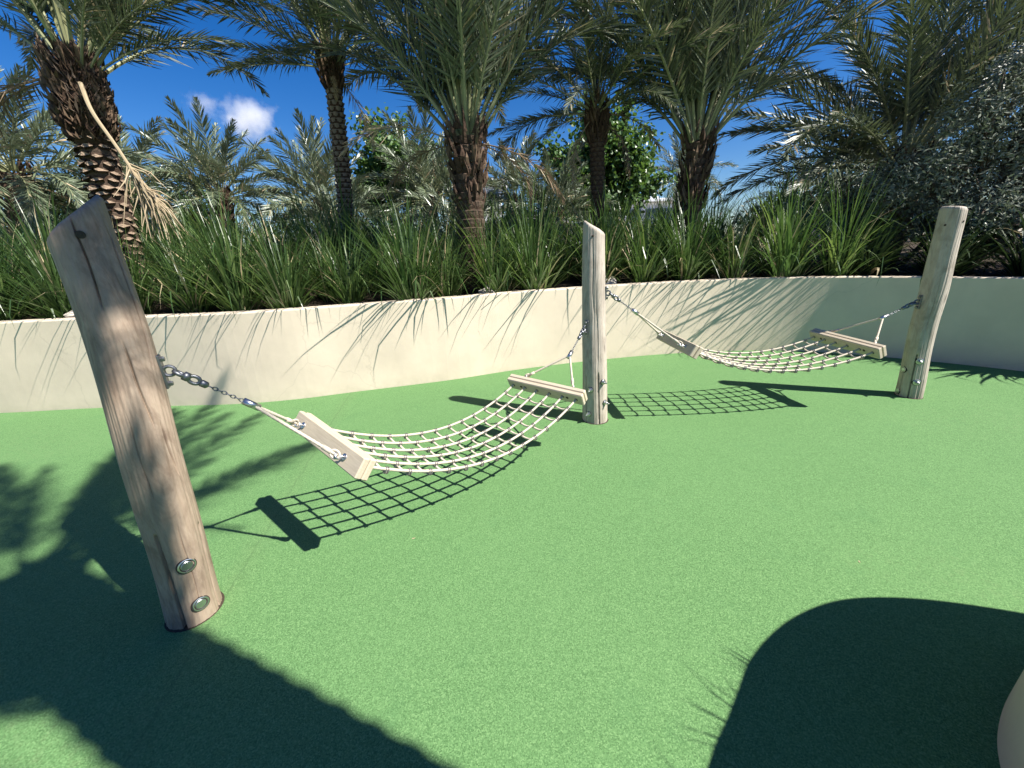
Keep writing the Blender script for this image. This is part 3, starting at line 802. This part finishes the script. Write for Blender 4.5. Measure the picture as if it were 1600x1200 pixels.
# the dry hanging flower stalk
st = catmull(local(palmL, [(-4.40, 4.95, 3.30), (-4.30, 4.86, 3.02), (-4.14, 4.82, 2.70), (-3.98, 4.78, 2.36), (-3.86, 4.75, 2.18)]), 8)
db = MB(); db.tube(st, [.022 - .010 * i / len(st) for i in range(len(st))], 7)
for k in range(90):
    i = rnd.randint(len(st) - 13, len(st) - 1); p = st[i]; d = V(rnd.uniform(-.16, .42), rnd.uniform(-.3, .25), rnd.uniform(-.75, -.2)); e = p + d * rnd.uniform(.45, 1.0); md = p.lerp(e, .5) + V(rnd.uniform(-.04, .04), 0, rnd.uniform(.0, .07))
    db.tube([p, md, e], [.0075, .007, .002], 4)
db.obj('dry_flower_stalk', M['dry'], palmL)

palm('slender tall palm with evenly ringed narrow trunk left of centre', (-2.66, 6.6, 1.0), (-2.33, 6.6, 4.0), .120, .100, 40, 2.0, 2, True, 1, 0, 16, 86, 42, .070, 7, .35, [(185, 8, .60, 'g', 2), (200, 14, .55, 'g', 2), (170, 16, .6, 'g', 2), (-70, -60, .22, 'd', 0)], skip=lambda a, e: e < rad(28), dep=.34, bark='bark_grey')
palm('stout palm in the middle with spreading crown and shaggy dark trunk', (-.44, 5.35, .95), (-.42, 5.35, 2.74), .172, .165, 56, 2.9, 11, True, 0, 0, 50, 89, 30, .10, 8, .75, [(160, 2, .55, 'b', 0), (20, -10, .5, 'b', 1), (200, 22, .7, 'd', 0), (5, -8, .6, 'b', 0), (-80, -78, .28, 'd', 0)], skip=lambda a, e: e < rad(62) and 3.7 < a < 5.7, headr=1.3)
palm('slim dark palm with a slightly curved trunk behind the middle post', (1.52, 6.5, 1.0), (1.37, 6.5, 3.3), .098, .105, 30, 1.7, 7, True, 1, 1, 12, 86, 42, .062, 7, .45, [(180, 2, .6, 'g', 2), (195, -14, .45, 'g', 3), (10, 0, .5, 'b', 0)], headr=1.0, dep=.24)
palm('stout palm right of the middle post with a wide fan of stiff fronds', (2.78, 6.15, .95), (2.72, 6.15, 2.76), .135, .140, 54, 2.9, 16, True, 0, 0, 52, 89, 30, .10, 8, .85, [(-75, -80, .35, 'd', 1), (-40, -82, .3, 'd', 0)], headr=1.25, skip=lambda a, e: e < rad(62) and 3.7 < a < 5.7)
palm('large palm behind the silver shrub sweeping dark fronds to the left', (6.2, 6.6, 1.1), (6.1, 6.6, 2.45), .2, .2, 44, 2.9, 23, True, 0, 0, 18, 86, 24, .09, 8, .5, [(195, 14, 1.1, 'g', 2), (188, 24, 1.15, 'g', 2), (203, 6, 1.0, 'g', 3), (182, 34, 1.1, 'g', 1), (210, 20, 1.0, 'g', 2)], skip=lambda a, e: e < rad(50) and 3.5 < a < 5.9)
palm('palm crown in the upper right corner above the silver shrub', (8.0, 6.6, 1.1), (7.9, 6.6, 3.6), .18, .17, 40, 2.6, 31, True, 1, 0, -15, 84, 22, .09, 8, .4)
palm('palm leaning in behind the big left palm at the picture edge', (-9.2, 8.0, 1.1), (-8.85, 8.0, 3.1), .2, .19, 44, 1.87, 37, False, 3, 1, -25, 84, 20, .10, 7, .5)
BG = 'far palms beyond the grass'
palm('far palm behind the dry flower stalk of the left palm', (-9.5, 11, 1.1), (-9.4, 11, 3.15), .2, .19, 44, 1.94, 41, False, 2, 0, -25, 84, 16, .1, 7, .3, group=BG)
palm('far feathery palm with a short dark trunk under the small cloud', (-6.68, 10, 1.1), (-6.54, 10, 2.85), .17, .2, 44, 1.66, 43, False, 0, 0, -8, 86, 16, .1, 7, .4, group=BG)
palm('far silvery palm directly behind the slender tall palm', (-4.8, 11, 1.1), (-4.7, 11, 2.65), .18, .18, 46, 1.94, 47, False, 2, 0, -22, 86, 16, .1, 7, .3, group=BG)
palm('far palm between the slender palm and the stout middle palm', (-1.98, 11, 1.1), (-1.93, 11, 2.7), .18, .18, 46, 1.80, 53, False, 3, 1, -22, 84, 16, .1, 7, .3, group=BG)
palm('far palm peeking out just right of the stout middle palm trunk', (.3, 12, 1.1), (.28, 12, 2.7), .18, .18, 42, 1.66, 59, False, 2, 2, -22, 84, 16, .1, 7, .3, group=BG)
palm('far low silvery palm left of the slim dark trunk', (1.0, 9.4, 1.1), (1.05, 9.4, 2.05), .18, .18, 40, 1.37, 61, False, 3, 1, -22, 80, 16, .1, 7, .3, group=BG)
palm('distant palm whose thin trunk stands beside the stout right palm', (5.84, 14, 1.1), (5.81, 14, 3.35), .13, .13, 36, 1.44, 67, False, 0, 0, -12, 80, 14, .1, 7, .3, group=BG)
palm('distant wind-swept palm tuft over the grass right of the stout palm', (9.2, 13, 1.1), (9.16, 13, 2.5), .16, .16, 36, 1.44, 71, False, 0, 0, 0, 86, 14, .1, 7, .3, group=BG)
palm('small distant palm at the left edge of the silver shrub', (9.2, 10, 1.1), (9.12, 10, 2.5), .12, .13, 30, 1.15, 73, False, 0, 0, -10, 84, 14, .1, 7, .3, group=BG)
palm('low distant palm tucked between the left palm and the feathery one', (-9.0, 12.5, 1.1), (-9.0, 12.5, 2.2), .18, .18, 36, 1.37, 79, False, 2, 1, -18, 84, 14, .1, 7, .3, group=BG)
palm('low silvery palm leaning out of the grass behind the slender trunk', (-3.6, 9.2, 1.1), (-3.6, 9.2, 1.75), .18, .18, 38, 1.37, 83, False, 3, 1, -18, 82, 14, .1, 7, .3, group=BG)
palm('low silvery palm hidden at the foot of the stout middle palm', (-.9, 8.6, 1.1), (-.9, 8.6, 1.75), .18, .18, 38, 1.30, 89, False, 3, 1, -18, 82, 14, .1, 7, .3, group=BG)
palm('tall palm rising from the near planter and shading the left post', (1.8, -.43, .70), (1.8, -.43, 5.45), .21, .20, 30, 1.7, 97, True, 0, 0, -25, 80, 24, .09, 8, 1.1, headr=1.4, fr_extra=[(80, -8, .7, 'g', 3), (100, -14, .6, 'b', 0), (65, 5, .7, 'g', 3), (92, 10, .8, 'g', 2), (115, -20, .6, 'b', 1), (70, -30, .45, 'b', 0), (0, -66, .55, 'b', 1), (150, -60, .6, 'b', 0), (200, -55, .6, 'b', 1), (248, -42, .75, 'b', 0), (278, -48, .75, 'b', 1), (262, -30, .7, 'g', 4), (310, -64, .6, 'b', 1), (95, 30, .9, 'g', 2), (75, 45, .8, 'g', 2), (110, 20, .9, 'g', 3), (88, 55, .8, 'g', 3), (60, 62, .7, 'g', 1), (100, 40, .85, 'g', 1), (-100, 25, .9, 'g', 3)], skip=lambda a, e: math.cos(a) > .1 and e < rad(48), group='palms in the near planter')

# ------------------------------------------------------------------ ornamental grass
def grass_mesh(name, seed, nb, hmin, hmax, spread, mats, wid=.012, straw=.05, lt=.2, lean=(4, 52)):
    rn = random.Random(seed); b = MB()
    for k in range(nb):
        az = rn.uniform(0, 2 * PI); r = spread * math.sqrt(rn.random()); p = V(r * math.cos(az + rn.uniform(-.8, .8)), r * math.sin(az + rn.uniform(-.8, .8)), 0)
        u = rn.random(); tilt = rad(lean[0] + (lean[1] - lean[0]) * u ** 1.5); ln = rn.uniform(hmin, hmax) * (1.0 - .18 * u)
        bend = rad(rn.uniform(18, 60) + 65 * u * rn.random()); n = 6; w = wid * rn.uniform(.6, 1.25)
        tn = V(-math.sin(az), math.cos(az), 0); sw = rn.uniform(-.5, .5)
        mi = 2 if rn.random() < straw else (1 if rn.random() < lt else 0); q = len(b.v); kink = rn.random() < .14
        for i in range(n + 1):
            t = i / n; ww = w * (1 - t ** 2.2) * (.55 + .9 * min(1, t * 3) * .5)
            o_ = V(math.cos(az + sw * t), math.sin(az + sw * t), 0); tn = V(-o_.y, o_.x, 0); tn = (tn + V(0, 0, rn.uniform(-.12, .12))).normalized()
            if i < n: b.v += [p + tn * ww, p - tn * ww]
            else: b.v.append(p)
            a = tilt + bend * t ** 2 + (rad(70) if kink and t > .6 else 0)
            p = p + (o_ * math.sin(a) + V(0, 0, 1) * math.cos(a)) * (ln / n)
        for i in range(n - 1): b.face((q + 2 * i, q + 2 * i + 1, q + 2 * i + 3, q + 2 * i + 2), mi)
        b.face((q + 2 * n - 2, q + 2 * n - 1, q + 2 * n), mi)
    return b.mesh(name, mats)
GM = [M['grass'], M['grass_lt'], M['straw']]
G = [grass_mesh('blades', 100 + i, (230, 170, 260, 200, 240, 185)[i], .62, 1.50, .13, GM, .0108, (.05, .09, .04, .12, .06, .03)[i], (.12, .3, .08, .2, .15, .25)[i], (2, 56)) for i in range(6)]
GD = [grass_mesh('blades', 120 + i, 130, .45, .95, .10, [M['dleaf'], M['dleaf'], M['straw']], .020, .02, 0, (10, 60)) for i in range(3)]
def along(s):
    """point and normal on the wall plan at x = s (main run)"""
    for i in range(len(WALL) - 1):
        if WALL[i][0] <= s <= WALL[i + 1][0]:
            t = (s - WALL[i][0]) / (WALL[i + 1][0] - WALL[i][0])
            return V(WALL[i][0] + (WALL[i + 1][0] - WALL[i][0]) * t, WALL[i][1] + (WALL[i + 1][1] - WALL[i][1]) * t, 0), WN[i]
def clump(me, x, y, sc, rz, label, group, z=None):
    t = thing('grass_clump', label, 'grass clump', (x, y, bank(x, y) - .03 if z is None else z), group)
    g = link('blades', me, t); g.rotation_euler = (0, 0, rz); g.scale = (sc, sc, sc)
    return t
rnd = random.Random(77)
FRONT = [(-6.3, 'at the far left end of the wall edge'), (-5.6, 'on the wall edge left of the leaning post top'), (-4.95, 'on the wall edge just left of the leaning post'), (-4.2, 'on the wall edge just right of the leaning post'),
    (-3.55, 'on the wall edge below the dry flower stalk'), (-2.95, 'on the wall edge below the feathery far palm'), (-2.35, 'on the wall edge left of the slender trunk'), (-1.72, 'on the wall edge in front of the slender trunk'),
    (-1.12, 'casting the densest blade shadows on the wall below it'), (-.6, 'on the wall edge left of the stout middle palm'), (-.05, 'on the wall edge under the stout middle palm'), (.45, 'on the wall edge left of the middle post'),
    (1.35, 'on the wall edge touching the right side of the middle post'), (1.95, 'standing tallest on the wall edge right of the middle post'), (2.5, 'in front of the stout right palm trunk'), (3.15, 'on the wall edge right of the stout right palm'),
    (3.75, 'hanging over the wall where shade begins'), (4.3, 'on the shaded wall edge left of the right post')]
for i, (s, where) in enumerate(FRONT):
    p, n = along(s + rnd.uniform(-.06, .06)); o_ = rnd.uniform(.24, .30) if 'densest' in where or 'shade begins' in where else rnd.uniform(.34, .50)
    q = p + V(n.x, n.y, 0) * o_
    clump(G[i % 6], q.x, q.y, rnd.uniform(.80, 1.12) * (1.08 if 'tallest' in where or 'shade begins' in where else 1), rnd.uniform(0, 6.28), 'arching green grass clump ' + where, 'front row of grass clumps on the wall edge')
ORD = 'first second third fourth fifth sixth seventh eighth ninth tenth eleventh twelfth thirteenth fourteenth fifteenth sixteenth seventeenth eighteenth nineteenth twentieth'.split()
ORD += ['twenty-' + w for w in ORD[:9]] + ['thirtieth']
for row, (d0, step, sc) in enumerate(((.98, .66, 1.02), (1.65, .62, 1.08), (2.4, .75, 1.05))):
    s = -7.5; num = 0
    while s < 4.7 + row * .3:
        p, n = along(s); q = p + V(n.x, n.y, 0) * (d0 + rnd.uniform(-.15, .15))
        if all(math.hypot(q.x - a, q.y - c) > .30 for a, c in ((-4.86, 5.2), (-.44, 5.35), (2.78, 6.15), (-2.66, 6.6), (1.52, 6.5))):
            clump(rnd.choice(G), q.x, q.y, sc * rnd.uniform(.74, 1.12) * (.86 if -2.2 < s < -.0 and row == 0 else 1), rnd.uniform(0, 6.28), 'green grass clump in the %s row behind the wall, %s from the left' % (('second', 'third', 'rearmost')[row], ORD[num]), 'rear rows of grass clumps'); num += 1
        s += step * rnd.uniform(.8, 1.2)
# strap-leaved plants in the right bed, tree shade put into their leaf colour
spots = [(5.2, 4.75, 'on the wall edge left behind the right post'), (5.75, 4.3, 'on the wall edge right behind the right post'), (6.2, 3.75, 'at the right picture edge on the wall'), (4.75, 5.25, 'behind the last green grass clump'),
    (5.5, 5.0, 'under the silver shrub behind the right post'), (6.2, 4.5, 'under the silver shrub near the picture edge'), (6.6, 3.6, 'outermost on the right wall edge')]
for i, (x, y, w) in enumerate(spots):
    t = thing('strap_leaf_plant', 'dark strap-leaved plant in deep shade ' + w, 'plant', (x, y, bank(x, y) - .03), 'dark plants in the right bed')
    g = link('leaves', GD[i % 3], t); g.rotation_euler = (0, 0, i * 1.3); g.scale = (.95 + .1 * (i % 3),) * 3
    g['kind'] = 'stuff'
# grass in the near planter, whose blades show as shadow fringes
for i, (x, y, w) in enumerate(((1.60, .58, 'at its rounded front corner'), (1.44, .42, 'beside the low rounded corner'), (1.28, .16, 'just below the picture edge'))):
    clump(G[i], x, y, .26 + .03 * i, i * 1.7, 'small grass clump on the near planter wall ' + w, 'grass clumps on the near planter', .69)

# ------------------------------------------------------------------ shrubs and broad-leaved trees
def leaf_cloud(b, lobes, n, size, seed, shape='round', mats_n=1, thick=1.0):
    rn = random.Random(seed); tot = sum(l[3] * l[4] * l[5] for l in lobes) if len(lobes[0]) > 4 else 1
    clumps = []
    for l in lobes:
        cx, cy, cz, rx, ry, rz = l; k = max(4, int(n / 26 * rx * ry * rz / tot))
        for _ in range(k):
            d = V(rn.gauss(0, 1), rn.gauss(0, 1), rn.gauss(0, 1)).normalized(); f = rn.random() ** .45
            clumps.append((V(cx + d.x * rx * f, cy + d.y * ry * f, cz + d.z * rz * f), d))
    for c, d in clumps:
        rc = size * rn.uniform(1.6, 3.2)
        for _ in range(26):
            e = V(rn.gauss(0, 1), rn.gauss(0, 1), rn.gauss(0, .8)) * (rc * .55); p = c + e
            nrm = (d * .5 + V(rn.uniform(-1, 1), rn.uniform(-1, 1), rn.uniform(-.2, 1.2))).normalized(); x = nrm.orthogonal().normalized(); x = (Matrix.Rotation(rn.uniform(0, 6.28), 3, nrm) @ x); y = nrm.cross(x)
            s = size * rn.uniform(.6, 1.15); q = len(b.v)
            if shape == 'round':
                b.v += [tuple(p + x * (s * .5 * math.cos(a)) + y * (s * .5 * math.sin(a)) + nrm * (s * .10 * (1 if k % 3 else -1))) for k, a in enumerate([PI / 3 * k for k in range(6)])]
                b.face((q, q + 1, q + 2, q + 3)); b.face((q, q + 3, q + 4, q + 5))
            else:
                b.v += [tuple(p - x * s * .6), tuple(p + y * s * .19 + nrm * s * .06), tuple(p + x * s * .6), tuple(p - y * s * .19 + nrm * s * .06)]
                b.face((q, q + 1, q + 2)); b.face((q, q + 2, q + 3))
    return [c for c, _ in clumps]
def bush(name, label, cat, base, lobes, n, size, mat, seed, shape='round', trunk_r=.07, group=None):
    t = thing(name, label, cat, base, group); L = Vector(base)
    b = MB(); cl = leaf_cloud(b, [(l[0] - L.x, l[1] - L.y, l[2] - L.z, *l[3:]) for l in lobes], n, size, seed, shape)
    b.obj('crown', mat, t)
    rn = random.Random(seed + 1); tb = MB()
    for l in lobes:
        c = V(l[0], l[1], l[2]) - L; s = V(rn.uniform(-.08, .08), rn.uniform(-.08, .08), -.1)
        tb.tube(catmull([s, s.lerp(c, .5) + V(rn.uniform(-.15, .15), rn.uniform(-.15, .15), .1), c + V(0, 0, l[5] * .3)], 5), [trunk_r * (1 - .075 * i) for i in range(11)], 7)
        for _ in range(5):
            e = c + V(rn.uniform(-1, 1) * l[3], rn.uniform(-1, 1) * l[4], rn.uniform(-.3, 1) * l[5]) * .8
            tb.tube([s.lerp(c, .6), c.lerp(e, .5), e], [trunk_r * .5, trunk_r * .3, trunk_r * .1], 5)
    tb.obj('trunk', M['twig'], t, True)
    return t
bush('broadleaf_tree', 'round-leaved green tree behind the gap between slender and stout palms', 'tree', (-3.2, 13, 1.1),
    [(-3.3, 13, 4.0, .8, .8, .75), (-2.6, 13, 3.5, .8, .8, .7), (-3.9, 13, 3.4, .6, .7, .8), (-3.75, 13, 4.9, .35, .35, .4), (-2.1, 13, 4.2, .4, .4, .35), (-4.1, 13, 4.2, .25, .3, .25), (-2.9, 13, 4.9, .25, .3, .22), (-1.7, 13, 3.6, .3, .3, .25)], 7500, .125, M['leaf'], 201, group='broad-leaved trees')
bush('broadleaf_tree', 'rounded green tree behind the slim dark palm trunk', 'tree', (2.8, 12, 1.1),
    [(2.7, 12, 3.9, .8, .9, .75), (3.5, 12, 3.4, .65, .8, .8), (1.9, 12, 3.4, .6, .8, .7), (3.0, 12, 4.45, .45, .5, .45), (2.6, 12, 2.7, 1.2, .9, .6), (1.35, 12, 3.9, .32, .4, .3), (4.2, 12, 3.0, .35, .4, .3), (3.75, 12, 4.15, .3, .3, .25), (2.2, 12, 4.75, .32, .3, .28), (3.3, 12, 4.95, .3, .3, .22)], 11000, .12, M['leaf'], 207, group='broad-leaved trees')
bush('broadleaf_tree', 'dark leafy tree low behind the left palm at the picture edge', 'tree', (-10, 9.6, 1.1),
    [(-9.7, 9.6, 2.6, 1.0, .9, .8), (-8.4, 9.6, 2.2, .9, .9, .7), (-11, 9.6, 2.2, 1.0, .9, .8), (-7.6, 9.8, 1.9, .8, .8, .6)], 3600, .15, M['leaf_dk'], 211, group='broad-leaved trees')
bush('broadleaf_tree', 'low spreading green tree over the grass left of the silver shrub', 'tree', (9.4, 11.5, 1.1),
    [(8.6, 11.5, 2.2, .9, .8, .5), (9.9, 11.5, 2.6, 1.0, .8, .6), (11, 11.5, 2.9, 1.0, .9, .7), (7.4, 11.6, 1.9, .9, .8, .45)], 3400, .14, M['leaf_dk'], 223, group='broad-leaved trees')
SB = 'silver-leaved shrubs on the right'
bush('silver_shrub', 'tall silver-leaved shrub filling the upper right edge', 'shrub', (6.1, 5.3, 1.0),
    [(5.75, 5.25, 2.75, .55, .5, .5), (6.3, 5.1, 2.4, .65, .6, .6), (5.4, 5.4, 2.2, .55, .5, .45), (6.2, 5.2, 3.2, .45, .45, .45), (6.9, 5.0, 2.9, .7, .6, .8), (5.9, 5.1, 1.75, .75, .55, .5), (5.0, 5.6, 1.95, .4, .4, .35)], 26000, .058, M['silver'], 231, 'long', .05, SB)
bush('silver_shrub', 'lower silver-leaved shrub behind the right post in shade', 'shrub', (5.6, 5.9, 1.0),
    [(5.3, 5.9, 1.8, .6, .5, .5), (4.85, 6.1, 2.15, .35, .35, .3), (6.2, 5.9, 1.9, .6, .5, .6)], 8000, .058, M['silver'], 237, 'long', .04, SB)
bush('dark_shrub', 'dark green shrub under the silver foliage at the right wall', 'shrub', (6.6, 4.6, 1.0),
    [(6.4, 4.5, 1.45, .6, .5, .4), (7.0, 4.2, 1.7, .6, .6, .6), (5.7, 5.0, 1.35, .5, .4, .3)], 5000, .08, M['leaf_dk'], 241, 'long', .04)
for i, (x, y, s, w) in enumerate(((-13, 10, 1.3, 'beyond the leftmost palm'), (-5.6, 13.5, 1.0, 'beyond the feathery far palm'), (-.6, 14.5, 1.0, 'beyond the stout middle palm'), (12.5, 12, 1.4, 'beyond the silver shrub'), (4.6, 15.5, .8, 'below the white house'))):
    bush('hedge_shrub', 'low dark green shrub ' + w, 'shrub', (x, y, 1.1), [(x - s, y, 1.5, s, .8, .5 * s), (x + s * .7, y, 1.6, s, .8, .6 * s)], 1500, .15, M['leaf_dk'], 260 + i, group='low shrubs beyond the palms')

# ------------------------------------------------------------------ rocks at the wall edge
def rock(x, y, s, seed, label):
    rn = random.Random(seed); b = MB(); n, k = 8, 12; ph = [rn.uniform(0, 6.3) for _ in range(6)]
    for i in range(n + 1):
        la = PI * i / n - PI / 2
        for j in range(k):
            lo = 2 * PI * j / k; r = s * (1 + .16 * math.sin(2 * lo + ph[0]) + .12 * math.sin(3 * la * 2 + ph[1]) + .08 * math.sin(5 * lo + ph[2]) + rn.uniform(-.05, .05))
            b.v.append((r * math.cos(la) * math.cos(lo) * 1.3, r * math.cos(la) * math.sin(lo), r * math.sin(la) * .8))
    for i in range(n):
        for j in range(k): b.face((i * k + j, i * k + (j + 1) % k, (i + 1) * k + (j + 1) % k, (i + 1) * k + j))
    o = b.obj('rock', M['rock']); o.location = (x, y, bank(x, y) + s * .35); tag(o, label, 'rock', 'pale rocks on the wall edge')
rock(-4.62, 4.30, .13, 1, 'pale rock on the wall edge close to the left post'); rock(-.22, 5.02, .12, 2, 'pale rock in the grass left of the middle post'); rock(1.30, 5.45, .13, 3, 'pale rock in the grass right behind the middle post')

def fallen_leaf(x, y, rz, s, label):
    b = MB()
    for i in range(7):
        t = i / 6; w = .30 * math.sin(PI * (t * .92 + .04)) ** .8; z = .02 + .16 * (2 * t - 1) ** 2
        b.v += [((t - .5) * 1.6, w, z + .10), ((t - .5) * 1.6, 0, z), ((t - .5) * 1.6, -w, z + .07)]
    for i in range(6):
        q = 3 * i; b.face((q, q + 1, q + 4, q + 3)); b.face((q + 1, q + 2, q + 5, q + 4))
    o = b.obj('fallen_leaf', M['dry']); o.location = (x, y, .001); o.rotation_euler = (0, 0, rz); o.scale = (s,) * 3
    tag(o, label, 'leaf', 'dry leaves lying on the rubber floor')
fallen_leaf(-.58, 1.74, .4, .012, 'tiny dry leaf on the green floor in front of the nearer hammock')
fallen_leaf(1.64, 1.45, 1.2, .010, 'tiny pale leaf on the green floor just beyond the planter shadow')

# ------------------------------------------------------------------ far buildings
def house(x, y, w, d, h, z, mat, label, nwin, floors):
    t = thing('house', label, 'house', (x, y, 0), 'houses beyond the palms')
    b = MB(); b.box((0, 0, h / 2), (w, d, h), None, 0, .05); b.obj('wall', mat, t)
    b = MB(); b.box((0, 0, h + .16), (w + 1.4, d + 1.2, .3), None, 0, .04); b.box((0, 0, h + .5), (w * .5, d * .5, .38)); b.obj('roof', M['white'], t)
    for f in range(floors):
        for i in range(nwin):
            zc = h - 1.35 - f * 3.0; xc = -w / 2 + w * (i + .5) / nwin
            b = MB(); b.box((0, 0, 0), (w / nwin * .72, .14, 1.5), None, 0, .02); wo = b.obj('window', M['darksteel'], t); wo.location = (xc, -d / 2 - .03, zc)
            b = MB(); b.box((0, -.05, 0), (w / nwin * .64, .10, 1.36)); b.obj('pane', M['glass'], wo)
house(15.0, 46, 5, 6, 5.2, 0, M['white'], 'white modern house with a flat roof seen right of the slim palm', 3, 2)
house(5.0, 48, 7, 6, 4.2, 0, M['white'], 'low white house glimpsed just above the grass left of the slim palm', 4, 1)
house(26.5, 31, 6, 6, 3.6, 0, M['tan'], 'tan house with a pale roof edge glimpsed left of the silver shrub', 3, 1)
house(-1.8, 46, 3, 5, 7.6, 0, M['white'], 'white building corner glimpsed beside the stout middle palm', 2, 2)

# ------------------------------------------------------------------ cloud
def cloud(cx, cy, cz, s, seed, label, dens):
    rn = random.Random(seed); b = MB(); n, k = 14, 22
    for i in range(n + 1):
        la = PI * i / n - PI / 2
        for j in range(k):
            lo = 2 * PI * j / k
            b.v.append((s * 1.25 * math.cos(la) * math.cos(lo), s * math.cos(la) * math.sin(lo), s * .9 * math.sin(la)))
    for i in range(n):
        for j in range(k): b.face((i * k + j, i * k + (j + 1) % k, (i + 1) * k + (j + 1) % k, (i + 1) * k + j))
    m_ = bpy.data.materials.new('cloud_vapour'); m_.use_nodes = True; t = m_.node_tree; t.nodes.clear()
    out = t.nodes.new('ShaderNodeOutputMaterial'); pv = t.nodes.new('ShaderNodeVolumePrincipled'); tc = t.nodes.new('ShaderNodeTexCoord')
    no = t.nodes.new('ShaderNodeTexNoise'); no.inputs['Scale'].default_value = 2.2 / s; no.inputs['Detail'].default_value = 5; no.inputs['Roughness'].default_value = .6
    t.links.new(tc.outputs['Object'], no.inputs['Vector'])
    ln = t.nodes.new('ShaderNodeVectorMath'); ln.operation = 'LENGTH'
    mp = t.nodes.new('ShaderNodeMapping'); mp.inputs['Scale'].default_value = (.8 / s, 1 / s, 1.1 / s); t.links.new(tc.outputs['Object'], mp.inputs['Vector']); t.links.new(mp.outputs[0], ln.inputs[0])
    sub = t.nodes.new('ShaderNodeMath'); sub.operation = 'MULTIPLY_ADD'; sub.inputs[1].default_value = -.62; sub.inputs[2].default_value = .0; t.links.new(ln.outputs['Value'], sub.inputs[0])
    ad = t.nodes.new('ShaderNodeMath'); ad.operation = 'ADD'; t.links.new(sub.outputs[0], ad.inputs[0]); t.links.new(no.outputs['Fac'], ad.inputs[1])
    mr = t.nodes.new('ShaderNodeMapRange'); mr.inputs['From Min'].default_value = .06; mr.inputs['From Max'].default_value = .42; mr.inputs['To Min'].default_value = 0; mr.inputs['To Max'].default_value = dens
    t.links.new(ad.outputs[0], mr.inputs['Value']); t.links.new(mr.outputs[0], pv.inputs['Density'])
    pv.inputs['Color'].default_value = (1, 1, 1, 1); pv.inputs['Anisotropy'].default_value = .3
    t.links.new(pv.outputs[0], out.inputs['Volume'])
    o = b.obj('cloud', m_, None, True); o.location = (cx, cy, cz); tag(o, label, 'cloud', 'small clouds')
cloud(-222, 400, 116, 26, 1, 'small white puffy cloud in the blue sky between the left palms', .06)
cloud(-258, 400, 128, 15, 2, 'faint wisp of cloud left of the white puff', .03)
